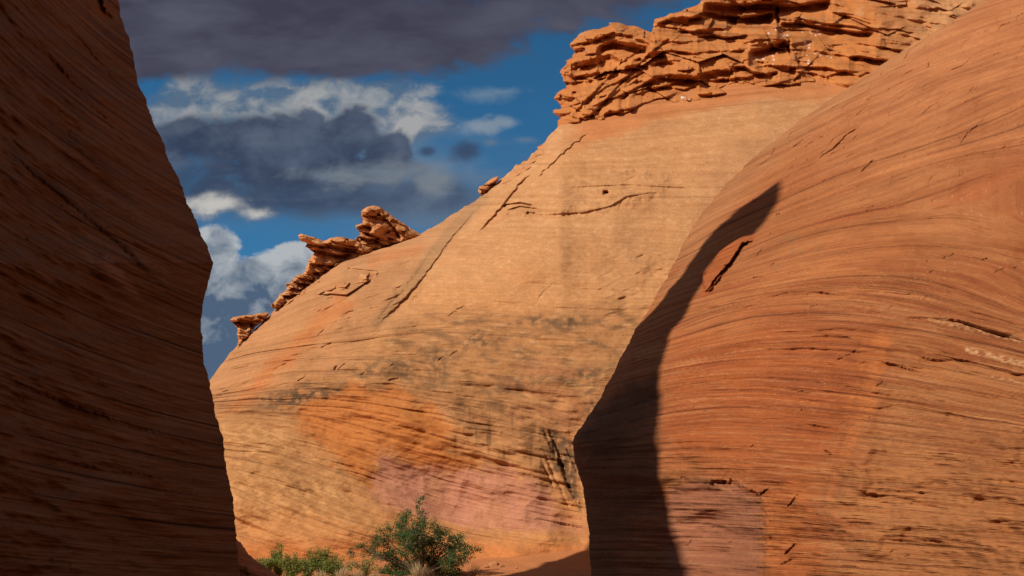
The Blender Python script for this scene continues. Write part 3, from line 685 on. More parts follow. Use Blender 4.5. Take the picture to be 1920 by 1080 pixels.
# ================================================================== RUGGED OUTCROPS (closed relief bodies)
def outcrop(name, poly, step_px, yfun, thick, round_px, relief, colfun, mat, slope_s=0.0, jag=2.5, seed=1, parent=None):
    xs = [p[0] for p in poly]; ys = [p[1] for p in poly]
    gx = np.arange(min(xs) - 4, max(xs) + 4, step_px); gy = np.arange(min(ys) - 4, max(ys) + 4, step_px)
    px, py = np.meshgrid(gx, gy)
    jx = px + jag * n2(px / 11, py / 5, seed) + jag * .5 * n2(px / 4, py / 2.5, seed + 2); jy = py + jag * .5 * n2(px / 13, py / 7, seed + 4)
    ins = np.zeros(px.shape, bool); j = len(poly) - 1
    for i in range(len(poly)):
        xi, yi = poly[i]; xj, yj = poly[j]
        if yi != yj: ins ^= ((yi > jy) != (yj > jy)) & (jx < (xj - xi) * (jy - yi) / (yj - yi) + xi)
        j = i
    b, _, _ = segdist(jx, jy, poly + [poly[0]])
    D = np.zeros_like(px); relief(D, px, py)
    e = np.clip(b / round_px, 0, 1); prof = np.sqrt(np.clip(1 - (1 - e) ** 2, 0, 1))
    Yc = yfun(px, py)
    Yf = Yc + thick * 0.5 * (1 - prof) + D * np.minimum(1, 0.3 + prof)
    Yk = Yc + thick * (0.5 + 0.5 * prof)
    Yk = np.maximum(Yk, Yf + 0.05)
    cell = ins[:-1, :-1] & ins[:-1, 1:] & ins[1:, 1:] & ins[1:, :-1]
    nv, nu = px.shape
    idx = np.arange(nv * nu).reshape(nv, nu)
    q = np.stack([idx[:-1, :-1], idx[1:, :-1], idx[1:, 1:], idx[:-1, 1:]], -1)[cell]
    used = np.unique(q); mp = np.full(nv * nu, -1); mp[used] = np.arange(len(used)); n = len(used)
    qf = mp[q]
    f = np.stack(unproj(px, py, Yf), -1).reshape(-1, 3)[used]; k = np.stack(unproj(px, py, Yk), -1).reshape(-1, 3)[used]
    # rim quads
    quads = [qf, qf[:, ::-1] + n]
    cp_ = np.pad(cell, 1)
    I, Jc = np.nonzero(cell)
    for di, dj, a, b2 in ((-1, 0, 3, 0), (1, 0, 1, 2), (0, -1, 0, 1), (0, 1, 2, 3)):
        m = ~cp_[I + 1 + di, Jc + 1 + dj]
        qa = qf[m][:, a]; qb = qf[m][:, b2]
        quads.append(np.stack([qb, qa, qa + n, qb + n], -1))
    c, bed = colfun(px, py)
    c = c.reshape(-1, 3)[used]; bed = bed.reshape(-1, 3)[used]
    return mesh_np(name, np.concatenate([f, k]), np.concatenate(quads), mat, parent,
                   {'col': ('FLOAT_COLOR', np.concatenate([c, c])), 'bed': ('FLOAT_VECTOR', np.concatenate([bed, bed]))}, smooth=True)
M_cap = rock_material('orange_sandstone', 1.4, 0.22, 0.16, 0.08, 0.35, wscale=0.5)
def rand_ledges(D, px, py, n, box, slope, L, A, seed, wd=4, h=8, inside=None):
    r = random.Random(seed)
    for k in range(n):
        x = r.uniform(box[0], box[2]); y = r.uniform(box[1], box[3])
        if inside and not inside(x, y): continue
        l = L * math.exp(r.gauss(0, .5)); sl_ = slope(x, y) + r.gauss(0, .12)
        pts = [(x, y)]; m = r.randint(2, 4)
        for i in range(m):
            pts.append((x + l * (i + 1) / m, y + sl_ * l * (i + 1) / m + r.gauss(0, 1.6)))
        ledge(D, px, py, pts, A * math.exp(r.gauss(0, .45)), wd * r.uniform(.5, 1.4), h * r.uniform(.6, 1.6), min(14, l / 3))
def cap_relief(D, px, py):
    # ledges of the cap, lip line by lip line
    big = [([(1318, 2), (1380, 6), (1430, 2), (1490, 6), (1560, -4)], 2.2, 12, 26), ([(1228, 42), (1262, 30), (1290, 34), (1322, 20), (1392, 30), (1452, 20)], 1.6, 9, 20),
           ([(1262, 26), (1300, 32), (1365, 28), (1420, 32), (1456, 18)], 1.0, 6, 14), ([(1362, 24), (1400, 24), (1454, 20)], 2.6, 20, 14),
           ([(1458, 40), (1500, 40), (1560, 50), (1610, 58), (1640, 58)], 2.0, 8, 20), ([(1458, 52), (1500, 53), (1568, 60)], 1.0, 6, 12),
           ([(1068, 82), (1090, 78), (1118, 72), (1150, 58), (1180, 64), (1215, 78), (1222, 84)], 0.9, 7, 24),
           ([(1118, 84), (1150, 72), (1178, 78), (1220, 84)], 3.0, 16, 16), ([(1066, 98), (1086, 88), (1104, 86)], 1.8, 8, 10),
           ([(1070, 110), (1092, 112), (1118, 104), (1142, 98), (1170, 108)], 2.4, 14, 22), ([(1120, 118), (1142, 112), (1160, 114)], 1.2, 10, 10),
           ([(1055, 134), (1078, 142), (1108, 136), (1132, 130)], 1.4, 8, 12), ([(1048, 150), (1072, 152), (1096, 150), (1120, 144)], 1.4, 7, 10),
           ([(1308, 66), (1335, 64), (1372, 68), (1406, 62)], 1.8, 6, 12), ([(1210, 98), (1236, 94), (1262, 92), (1302, 98), (1330, 94), (1400, 92)], 1.0, 6, 16),
           ([(1210, 104), (1232, 96), (1252, 100)], 1.6, 10, 10), ([(1218, 118), (1250, 112), (1270, 116)], 1.6, 8, 9), ([(1165, 124), (1196, 118), (1222, 122)], 1.4, 7, 10),
           ([(1184, 112), (1200, 106), (1214, 110)], 1.4, 7, 8), ([(1404, 92), (1430, 86), (1474, 70), (1480, 66)], 2.6, 14, 14), ([(1440, 66), (1460, 70), (1482, 72)], 1.6, 16, 8),
           ([(1202, 150), (1240, 138), (1275, 136), (1300, 138), (1345, 128), (1376, 126)], 1.6, 14, 22), ([(1216, 164), (1248, 160), (1284, 166), (1310, 156)], 1.0, 5, 12),
           ([(1286, 166), (1310, 174), (1340, 176), (1372, 172), (1392, 168)], 1.2, 7, 20), ([(1370, 122), (1396, 122), (1412, 132), (1440, 136), (1462, 130)], 1.8, 8, 16),
           ([(1402, 164), (1436, 160), (1462, 154), (1480, 158), (1530, 150)], 1.0, 6, 14), ([(1592, 104), (1614, 102), (1640, 108), (1668, 110)], 1.4, 7, 16),
           ([(1550, 140), (1584, 132), (1610, 140), (1632, 132)], 0.9, 6, 12), ([(1040, 180), (1052, 172), (1064, 176)], 1.6, 12, 10),
           ([(1040, 212), (1058, 204), (1072, 210)], 1.6, 12, 10), ([(1132, 210), (1146, 204), (1172, 212), (1190, 206)], 1.0, 8, 14), ([(1088, 224), (1112, 222), (1140, 224)], 1.2, 8, 14),
           ([(1020, 250), (1040, 246), (1056, 240)], .8, 5, 10)]
    for pts, A, wd, h in big: ledge(D, px, py, pts, A, wd, h, 12)
    for k, (x0, y0, L, sl_, A) in enumerate(((1110, 196, 120, -.42, .9), (1128, 214, 150, -.30, .8), (1236, 206, 130, -.12, .7), (1100, 178, 90, -.5, .8), (1180, 176, 130, -.28, .7), (1310, 148, 120, -.06, .8),
            (1420, 118, 120, .05, .7), (1500, 88, 160, .16, .6), (1520, 122, 150, .10, .6), (1480, 30, 170, .14, .7), (1560, 70, 180, .16, .5), (1640, 20, 160, .18, .5), (1260, 56, 130, -.08, .7), (1250, 78, 140, -.10, .6))):
        ledge(D, px, py + 3 * n2(px / 24, py / 40, k), [(x0, y0), (x0 + L * .5, y0 + sl_ * L * .5 + 2), (x0 + L, y0 + sl_ * L)], A * 1.3, 6, 18, 24)
    # sloping joints climbing to the right
    for pts, A in (([(1090, 232), (1130, 190), (1180, 135), (1230, 88), (1262, 66)], 1.0), ([(1070, 216), (1120, 165), (1168, 112), (1215, 84)], .9),
                   ([(1145, 176), (1190, 150), (1216, 132)], .6), ([(1120, 200), (1165, 160), (1205, 128)], .5)):
        step(D, px, py, pts, A, 4, 16, 1, 2)
    crack(D, px, py, [(1458, 10), (1456, 30), (1462, 50)], 2.0, 5); crack(D, px, py, [(1482, 72), (1478, 90), (1484, 106)], 1.6, 5)
    step(D, px, py, [(1486, 102), (1500, 128), (1530, 156), (1560, 162)], 1.2, 4, 22, -1, 2)
    crack(D, px, py, [(1362, 160), (1372, 132), (1366, 118)], .5, 2)
    rand_ledges(D, px, py, 60, (1010, -40, 1480, 230), lambda x, y: -.3 if x < 1200 else .05, 40, .55, 11, 5, 14)
    rand_ledges(D, px, py, 60, (1020, 90, 1130, 270), lambda x, y: -.2, 18, .6, 12, 3.5, 6)
    rand_ledges(D, px, py, 60, (1450, -60, 1850, 150), lambda x, y: .22, 60, .35, 13, 3, 12)
    lf = 1 - sstep(1440, 1540, px) * .75
    v, p = voro(px / 46 + py / 160, py / 22 - px / 120, 5); D += (.18 * (v - .5) + .2 * p) * lf; v, p = voro(px / 95 + py / 120, py / 44 - px / 200, 6); D += (.7 * (v - .5) + 1.5 * p) * lf
    v, p = voro(px / 17, py / 9, 7); D += (.16 * (v - .5) + .2 * p) * lf
    D += 1.6 * fbm(px / 90, py / 45, 3, 15) + .08 * fbm(px / 9, py / 5, 3, 16); D += bedsaw(py - .2 * px, px, 7, 241, .35) * (.4 + .6 * sstep(1400, 1500, px))
def cap_col(px, py):
    c = np.zeros(px.shape + (3,)) + np.array([0.45, 0.160, 0.045])
    c = cmix(c, .7 * sstep(-.2, .4, fbm(px / 60, py / 30, 4, 17)), [0.48, 0.182, 0.056])
    c = cmix(c, .6 * sstep(.05, .5, fbm(px / 36, py / 18, 4, 18)), [0.38, 0.125, 0.038])
    c = cmix(c, .6 * sstep(0.1, .4, fbm(px / 18, py / 10, 4, 19)) * (1 - sstep(40, 120, py)), [0.44, 0.24, 0.11])
    c = cmix(c, .6 * sstep(1600, 1800, px + 30 * fbm(px / 30, py / 30, 3, 20)), [0.46, 0.25, 0.12])
    s = py - np.where(px < 1200, -.25, .05) * (px - 1200)
    # white droppings and mineral spots
    r = random.Random(2)
    for k in range(52):
        cx, cy, sx, sy = r.choice([(1528, 104, 14, 6), (1510, 80, 6, 4), (1530, 62, 10, 3), (1440, 110, 10, 8), (1285, 185, 22, 3), (1500, 114, 12, 10), (1460, 60, 18, 4)])
        x = r.gauss(cx, sx); y = r.gauss(cy, sy); rr = r.uniform(.7, 1.7)
        c = cmix(c, 1.2 * np.exp(-((px - x) ** 2 + (py - y) ** 2) / rr ** 2), [.75, .7, .62])
    return c, bedvec(s, px, .6 + 0 * px)
CAPP = [(1008, 284), (1006, 276), (1022, 266), (1034, 250), (1046, 238), (1044, 226), (1050, 222), (1036, 212), (1036, 206), (1052, 203), (1050, 196), (1036, 184), (1046, 172), (1058, 164), (1062, 156),
        (1052, 142), (1050, 132), (1062, 120), (1060, 113), (1072, 108), (1076, 96), (1067, 88), (1070, 78), (1080, 70), (1090, 60), (1102, 56), (1122, 54), (1140, 48), (1142, 42), (1160, 41), (1178, 48), (1192, 48), (1220, 60),
        (1224, 50), (1226, 36), (1246, 30), (1258, 24), (1272, 22), (1290, 14), (1310, 8), (1318, -4), (1340, -12), (1370, -40), (1440, -70), (1930, -90), (1930, 20), (1800, 90), (1700, 160), (1640, 175), (1600, 162),
        (1560, 162), (1500, 160), (1462, 166), (1428, 168), (1405, 163), (1392, 172), (1320, 184), (1280, 192), (1200, 210), (1160, 222), (1110, 238), (1080, 256), (1050, 266), (1025, 284)]
def cap_Y(px, py):
    cb = np.interp(px, *zip(*CAPB))
    return dome_Y(px, cb) - 1.0 + (cb - py) * 0.06 + 6.0 * np.exp(-np.maximum(px - 1030, 0) / 40)
CAPP = [(x, y + (9 if (x < 1610 and x > 1060 and y > 155) else 0)) for x, y in CAPP]
cap = outcrop('rock_outcrop', CAPP, 1.25, cap_Y, 5.5, 22, cap_relief, cap_col, M_cap, jag=1.6, seed=3)
tag(cap, 'largest broken orange rock outcrop with stacked ledges, capping the dome at upper right', 'rock outcrop', 'rock outcrops on the skyline')

def small_relief(box, sl, n, A, L=22, seed=1, extra=()):
    def f(D, px, py):
        for pts, a, wd, h in extra: ledge(D, px, py, pts, a * .7, wd * .8, h, 8)
        rand_ledges(D, px, py, n // 2, box, lambda x, y: sl, L, A * .5, seed, 3, 5)
        S = py - sl * px + 2.5 * n2(px / 30, py / 20, seed)
        D += bedsaw(S, px * 3, 11, seed + 50, 1.1) + bedsaw(S, px * 3, 5, seed + 54, .45)
        v, p = voro(px / 20 - py / 60, py / 13 + px / 80, seed); D += .3 * (v - .5) + .5 * p
        D += .4 * fbm(px / 40, py / 22, 3, seed)
    return f
def small_col(seed, base=(0.53, 0.23, 0.088)):
    def f(px, py):
        c = np.zeros(px.shape + (3,)) + np.array(base)
        c = cmix(c, .7 * sstep(-.2, .4, fbm(px / 30, py / 14, 4, seed)), [0.52, 0.25, 0.11])
        c = cmix(c, .6 * sstep(.05, .45, fbm(px / 20, py / 9, 4, seed + 3)), [0.40, 0.14, 0.045])
        return c, bedvec(py - .2 * px, px, .6 + 0 * px)
    return f
def on_dome(off):
    return lambda px, py: dome_Y(px, np.maximum(py, np.interp(px, *zip(*RID)) + 3)) + off
H = 'rock outcrops on the skyline'
o = outcrop('rock_outcrop', [(668, 455), (664, 448), (676, 440), (668, 428), (666, 422), (680, 418), (678, 408), (676, 396), (686, 388), (700, 385), (712, 387), (722, 394), (732, 402), (746, 412), (758, 418), (764, 424), (778, 432), (792, 440), (780, 452), (740, 460), (700, 470), (690, 480), (668, 476)],
            .7, on_dome(-.45), 2.6, 9, small_relief((660, 385, 790, 470), .35, 70, .45, 26, 21, [([(678, 400), (692, 402), (712, 406)], 1.2, 5, 8), ([(668, 424), (682, 420), (700, 424)], 1.4, 7, 8), ([(668, 440), (690, 446), (712, 444)], 1.4, 6, 12), ([(706, 396), (730, 414), (752, 440)], 1.0, 5, 10)]), small_col(31), M_cap, jag=1.6, seed=5)
tag(o, 'blocky upright orange knob with tilted layers, tallest rock on the left skyline', 'rock outcrop', H)
o = outcrop('rock_outcrop', [(558, 441), (566, 438), (580, 442), (596, 446), (606, 452), (618, 446), (632, 443), (650, 446), (668, 450), (680, 458), (690, 478), (664, 486), (640, 500), (612, 512), (596, 524), (568, 528), (568, 514), (580, 486), (588, 474), (572, 462), (574, 456), (562, 450)],
            .7, on_dome(-.45), 2.4, 8, small_relief((556, 438, 690, 525), .18, 80, .5, 26, 22, [([(560, 450), (580, 454), (600, 458), (612, 462)], 1.6, 7, 10), ([(572, 460), (600, 466), (640, 476), (662, 470)], 2.2, 10, 10), ([(606, 454), (640, 462), (676, 466)], 1.2, 5, 7), ([(580, 492), (610, 496), (640, 498)], 1.2, 6, 10)]), small_col(33), M_cap, jag=1.6, seed=7)
tag(o, 'flat-topped orange ledges with a beak-like slab pointing left, beside the upright knob', 'rock outcrop', H)
o = outcrop('rock_outcrop', [(508, 577), (508, 570), (518, 562), (524, 552), (536, 544), (536, 534), (548, 524), (552, 518), (566, 512), (580, 512), (596, 520), (600, 530), (584, 540), (570, 552), (550, 560), (540, 572), (520, 580)],
            .7, on_dome(-.45), 2.0, 7, small_relief((506, 512, 600, 580), .28, 90, .5, 14, 23), small_col(35, (0.50, 0.235, 0.095)), M_cap, jag=2.4, seed=9)
tag(o, 'rough pile of thin crumbling tan layers below the beak-like slab', 'rock outcrop', H)
o = outcrop('rock_outcrop', [(430, 600), (437, 594), (455, 591), (470, 590), (490, 586), (505, 586), (500, 600), (480, 612), (466, 632), (444, 655), (446, 640), (444, 615), (438, 608)],
            .7, on_dome(-.45), 2.0, 6, small_relief((430, 588, 505, 640), .25, 40, .4, 22, 24, [([(432, 602), (450, 600), (480, 606)], 1.8, 6, 8), ([(445, 596), (470, 600), (492, 598)], 1.0, 4, 5)]), small_col(37), M_cap, jag=1.2, seed=11)
tag(o, 'small overhanging orange knob, lowest on the skyline near the dark wall', 'rock outcrop', H)
o = outcrop('rock_outcrop', [(896, 358), (898, 350), (908, 346), (916, 338), (926, 332), (936, 330), (934, 340), (922, 352), (910, 362), (900, 366)],
            .6, on_dome(-.6), 2.5, 7, small_relief((896, 330, 936, 364), -.1, 20, .35, 12, 25), small_col(39), M_cap, jag=1.0, seed=13)
tag(o, 'tiny notched orange rock on the skyline below the largest outcrop', 'rock outcrop', H)
o = outcrop('rock_outcrop', [(936, 346), (944, 336), (956, 328), (964, 316), (976, 310), (984, 300), (996, 294), (1004, 282), (1016, 278), (1022, 288), (1006, 304), (990, 318), (970, 332), (950, 348)],
            .6, on_dome(-.3), 1.6, 7, small_relief((930, 278, 1022, 348), -.55, 30, .35, 12, 27), small_col(43, (.48, .21, .08)), M_cap, jag=2.0, seed=19)
tag(o, 'low broken orange ledges stepping down the skyline from the largest outcrop', 'rock outcrop', H)
o = outcrop('rock_outcrop', [(590, 548), (600, 540), (630, 534), (660, 528), (680, 512), (706, 508), (716, 514), (700, 524), (672, 536), (640, 546), (612, 552), (596, 552)],
            .7, on_dome(-.15), .7, 14, small_relief((590, 508, 716, 552), -.2, 60, .3, 20, 26), small_col(41, (0.46, 0.21, 0.085)), M_cap, jag=1.4, seed=15)
tag(o, 'low tan ledge of thin layers lying on the slope under the skyline rocks', 'rock outcrop', H)

# ================================================================== NEAR LEFT WALL (in shade)
LS = [(460, 1250), (452, 1100), (446, 1040), (441, 985), (436, 930), (424, 880), (418, 820), (404, 780), (394, 720), (382, 680), (376, 600), (382, 560), (392, 520), (399, 492), (388, 460), (376, 440), (368, 412), (350, 380), (340, 345), (322, 310), (312, 292), (308, 268), (294, 244), (280, 210), (272, 182), (260, 160), (252, 125), (250, 105), (240, 68), (226, 30), (222, 0), (215, -40), (190, -120), (150, -240)]
def make_left():
    nv, nu = 720, 430
    lx = np.array([p[0] for p in LS], float); ly = np.array([p[1] for p in LS], float)
    v = np.linspace(1250, -240, nv)[:, None]
    sx = np.interp(v[:, 0], ly[::-1], lx[::-1])[:, None]
    sx = sx + 2.2 * n2(v / 16, v * 0 + 1.1, 4) + 1.3 * n2(v / 5, v * 0 + 3.1, 8)
    Ys = catmull([-240, 150, 500, 850, 1250], [8.6, 9.1, 9.7, 10.1, 10.2], v[:, 0])[:, None]
    u = np.linspace(0, 1, nu)[None, :]             # 0 near edge off frame, 1 = the nose outline
    px = -420 + (sx + 420) * u ** 0.92
    t = (px + 420) / (sx + 420)
    # depth of a wall running away from the lens: x is nearly constant, so Y = X / tan
    Xn = -2.75 - 0.02 * (1000 - v) / 100
    Xs = (sx - 960) / FPX * Ys
    X = Xn + (Xs - Xn) * t ** 3
    Y = X / ((px - 960) / FPX)
    Y = np.minimum(Y, Ys); 
    k = sstep(.8, 1.0, t)
    Y = Y + 0.0 * k
    py = v + 0 * u
    s = py - (px - 200) * np.clip(0.86 - 0.00075 * py, 0.02, 1.2)
    D = np.zeros_like(px); sc = Y / 7
    D += .35 * fbm(px / 200, py / 160, 3, 111) + .12 * fbm(px / 80, s / 30, 3, 113)
    D += .012 * sc * fbm(px / 200, s / 9, 3, 117) + sc * bedsaw(s, px, 60, 237, .03)
    r2 = n2(px / 500 + 2, s / 34, 119); D += .02 * sc * sstep(.05, .2, r2)
    r2 = n2(px / 300 + 7, s / 13, 121); D += .008 * sc * sstep(.1, .25, r2)
    # pits along the bedding
    D += .018 * sc * sstep(.25, .5, fbm(px / 9, s / 3, 3, 123)) * sstep(-.1, .3, fbm(px / 90, s / 26, 3, 124))
    step(D, px, py, [(362, 560), (372, 510), (385, 470)], .12, 4, 20, 1, 3)
    step(D, px, py, [(180, -40), (200, 20), (222, 40)], .3, 6, 30, 1, 3)
    for pts in ([(0, 262), (60, 320), (130, 375), (240, 470), (330, 560)], [(110, 20), (160, 80), (230, 160)], [(0, 30), (100, 110), (200, 220), (260, 300)], [(0, 700), (140, 760), (420, 850)], [(40, 840), (200, 880), (420, 905)]):
        step(D, px, py, pts, .05, 6, 26, 1, 4)
    D = D * (1 - .75 * sstep(.9, 1, t))
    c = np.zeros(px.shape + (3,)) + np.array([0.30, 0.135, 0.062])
    c = cmix(c, .7 * sstep(-.2, .4, fbm(px / 200, s / 30, 4, 131)), [0.34, 0.165, 0.082])
    c = cmix(c, .8 * sstep(.0, .5, fbm(px / 260, s / 20, 4, 133)), [0.22, 0.085, 0.034])
    c = cmix(c, .6 * sstep(.1, .35, fbm(px / 160, s / 6, 3, 135)), [0.17, 0.065, 0.028])
    c = cmix(c, .7 * patch(px, py, [(90, 415), (130, 440), (200, 490), (260, 545), (230, 530), (160, 480)], 6, 12, 16, 25), [0.46, 0.24, 0.15])
    c = cmix(c, .7 * patch(px, py, [(160, -60), (230, -60), (225, 40), (200, 50), (170, 20)], 8, 12, 20, 26), [0.42, 0.17, 0.06])  # orange bounce light near the top, painted into the colour
    for pts, wd, a in (([(0, 262), (60, 320), (130, 375), (240, 470), (330, 560)], 7, .6), ([(100, 100), (180, 190), (300, 330)], 4, .4), ([(0, 330), (110, 420), (210, 480)], 4, .4)):
        b, sg, tt = segdist(px + 3 * n2(px / 40, py / 40, 7), py, pts)
        c = cmix(c, a * (1 - sstep(wd * .3, wd, b)) * np.clip(np.minimum(tt, 1 - tt) * 5, 0, 1), [.08, .035, .018])
    for (cx, cy, rx1, ry1, a) in ((225, 250, 60, 26, .7), (200, 200, 60, 22, .6), (300, 380, 40, 50, .5), (120, 215, 60, 16, .5), (150, 30, 40, 60, .4)):
        c = cmix(c, a * gau(px, py, cx, cy, rx1, ry1, -45) * sstep(-.3, .3, fbm(px / 50, s / 8, 3, 137)), [.44, .15, .042])
    c = cmix(c, .7 * patch(px, py, [(188, 480), (212, 484), (250, 540), (262, 556), (240, 545), (205, 510)], 4, 10, 14, 28), [0.46, 0.24, 0.15])
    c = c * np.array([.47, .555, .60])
    return px, py, Y, D, c, bedvec(s, px, 1.0 + 0 * px)
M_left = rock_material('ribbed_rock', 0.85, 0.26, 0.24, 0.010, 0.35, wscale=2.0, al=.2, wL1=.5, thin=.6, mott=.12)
M_left.name = 'ribbed_sandstone'
def left_extra(P, col, bed):
    # behind the nose: the corner turns away to the left
    last = P[:, -1:].copy(); cols = []
    for dx, dy in ((-.10, .25), (-.35, .55), (-.8, .8), (-2, 1.2), (-5, 1.5), (-9, 1.5)):
        q = last.copy(); q[..., 0] += dx; q[..., 1] += dy; cols.append(q)
    first = P[:, :1].copy(); pre = []
    for dx, dy in ((-2.0, -13), (-.6, -6), (-.1, -1.2)):
        q = first.copy(); q[..., 0] += dx; q[..., 1] += dy; pre.append(q)
    P = np.concatenate(pre + [P] + cols, 1)
    col = np.concatenate([col[:, :1]] * 3 + [col] + [col[:, -1:]] * 6, 1); bed = np.concatenate([bed[:, :1]] * 3 + [bed] + [bed[:, -1:]] * 6, 1)
    # top: level off under the sun line and run back to the left
    top = 8.4
    P[..., 2] = np.where(P[..., 2] > top - 1, top - 1 + np.tanh((P[..., 2] - top + 1)) * 1.0, P[..., 2])
    rows = []
    nr = P[-1:].copy(); nr[..., 2] = np.maximum(nr[..., 2], top); 
    for dx, dz in ((-.2, .1), (-1.2, .25), (-8, .3)):
        q = nr.copy(); q[..., 0] += dx; q[..., 2] += dz; rows.append(q)
    q = rows[-1].copy(); q[..., 2] = -1; rows.append(q)
    P = np.concatenate([P] + rows, 0)
    col = np.concatenate([col] + [col[-1:]] * 4, 0); bed = np.concatenate([bed] + [bed[-1:]] * 4, 0)
    return P, col, bed
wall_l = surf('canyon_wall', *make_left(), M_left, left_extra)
tag(wall_l, 'dark shaded sandstone wall with slanting ribbed bedding filling the left edge', kind='structure')

# ---- the tall fin behind that wall, off frame, shaped to cast the shadow on the right wall
XF = -14.0
def back(px, py, Y=None):
    Y = rightY(px, py) if Y is None else Y
    x, y, z = unproj(px, py, Y); t = (x - XF) / 0.62
    return (y - 0.5 * t, z + 0.6 * t)
near = [back(*p) for p in ((1300, 1110), (1290, 1076), (1262, 1000), (1242, 915), (1237, 840), (1234, 780), (1235, 720), (1242, 670), (1254, 632), (1280, 594), (1308, 545), (1322, 510), (1345, 475), (1375, 450), (1405, 434), (1440, 412), (1456, 385), (1466, 352))]
tip = back(1462, 342); t2 = back(1440, 352); t3 = back(1380, 392)
print('FIN near', [(round(a, 1), round(b, 1)) for a, b in near], 'tip', tip, t2, t3)
far = [tip, t2, t3]
far = [back(*p) for p in ((1460, 341), (1426, 364), (1391, 388), (1361, 413), (1336, 436), (1309, 474), (1286, 508))]
def make_fin():
    r = random.Random(9)
    prof = [(near[0][0] - .3, -2.0)] + near + far + [(far[-1][0] + 1.2, far[-1][1] - 3.0)] + [(15.3, 23.5), (18.3, 20.9), (21.7, 18.1), (20.6, 15.8), (18.8, 14.8), (17.2, 13.7), (16.7, 11.0), (16.6, -2.0)]
    # densify with a little raggedness, bridge the profile to its base as strips
    pts = []
    for (a, b), (c, d_) in zip(prof[:-1], prof[1:]):
        n = max(1, int(math.hypot(c - a, d_ - b) / 0.6))
        for i in range(n): pts.append((a + (c - a) * i / n + r.gauss(0, .04), b + (d_ - b) * i / n + r.gauss(0, .06)))
    pts.append(prof[-1])
    m = len(pts); cy = sum(p[0] for p in pts) / len(pts)
    layers = []
    for off, sh in ((0.0, 1.0), (.6, .998), (1.6, .99), (2.8, .97)):
        layers.append([(XF - .62 * off, cy + (y - cy) * sh - .5 * off, -2 + (z + 2) * sh + .6 * off) for y, z in pts])
    co = np.array(layers).reshape(-1, 3)
    q = grid_quads(4, m)
    from mathutils.geometry import tessellate_polygon
    tr = tessellate_polygon([[Vector((y, z, 0)) for y, z in pts]])
    tris = [(a, b, c) for a, b, c in tr] + [(3 * m + c, 3 * m + b, 3 * m + a) for a, b, c in tr]
    me_c = np.zeros((len(co), 3)) + np.array([.36, .15, .06]); bd = np.stack([co[:, 2] * .4, co[:, 1] * .3, np.ones(len(co))], -1)
    return mesh_np('shadow_fin', co, q, M_left, attrs={'col': ('FLOAT_COLOR', me_c), 'bed': ('FLOAT_VECTOR', bd)}, smooth=False, tris=tris)
tag(make_fin(), 'unseen tall sandstone fin behind the dark left wall, shaped to cast the shadow', kind='structure')

# ---- the foot of the left wall beyond its nose
def toe_relief(D, px, py): D += .15 * fbm(px / 40, py / 20, 3, 141)
def toe_col(px, py):
    c = np.zeros(px.shape + (3,)) + np.array([0.30, 0.125, 0.055]); c = cmix(c, .7 * sstep(-.3, .4, fbm(px / 60, py / 14, 4, 143)), [.24, .09, .035])
    return c, bedvec(py - .3 * px, px, .8 + 0 * px)
toe = outcrop('canyon_wall_foot', [(380, 990), (436, 992), (444, 1009), (456, 1022), (468, 1040), (486, 1054), (504, 1066), (540, 1088), (600, 1130), (600, 1210), (380, 1210)], 1.5,
              lambda px, py: 13.0 + 0 * px, 2.5, 30, toe_relief, toe_col, M_left, jag=1.0, seed=17)
tag(toe, 'dark rounded foot of the shaded wall', kind='structure')

# ================================================================== GROUND
def gz(x, y):
    z = 0.04 * (y - 21) * sstep(14, 24, y) + 0.10 * n2(x / 5, y / 5, 151) + .03 * n2(x / 1.1, y / 1.1, 153)
    z = z + 0.9 * sstep(31.5, 36.5, y) * sstep(-2.5, 3, x) * .55
    return np.where(y > 60, z * 0 + 1.5, z)
def make_ground():
    xs = np.concatenate([np.array([-3000, -800, -200, -60, -30, -20]), np.arange(-13, 6.5, .06), np.array([8, 12, 20, 40, 100, 300, 900, 3000])])
    ys = np.concatenate([np.array([-3000, -800, -200, -60, -20, -10, -5, 0, 5, 10, 15, 19]), np.arange(22, 38, .06), np.array([42, 50, 60, 100, 300, 900, 3000])])
    X, Yg = np.meshgrid(xs, ys)
    Z = gz(X, Yg) + np.where((np.abs(X) < 14) & (Yg > 20) & (Yg < 40), .012 * fbm(X * 3, Yg * 3, 3, 155), 0)
    o = mesh_np('ground', np.stack([X, Yg, Z], -1), grid_quads(len(ys), len(xs)), plain('red_sand', (0.47, 0.17, 0.058), .95, .18, 1.3, bump=.02))
    return tag(o, 'red sand floor of the canyon', kind='structure')
make_ground()

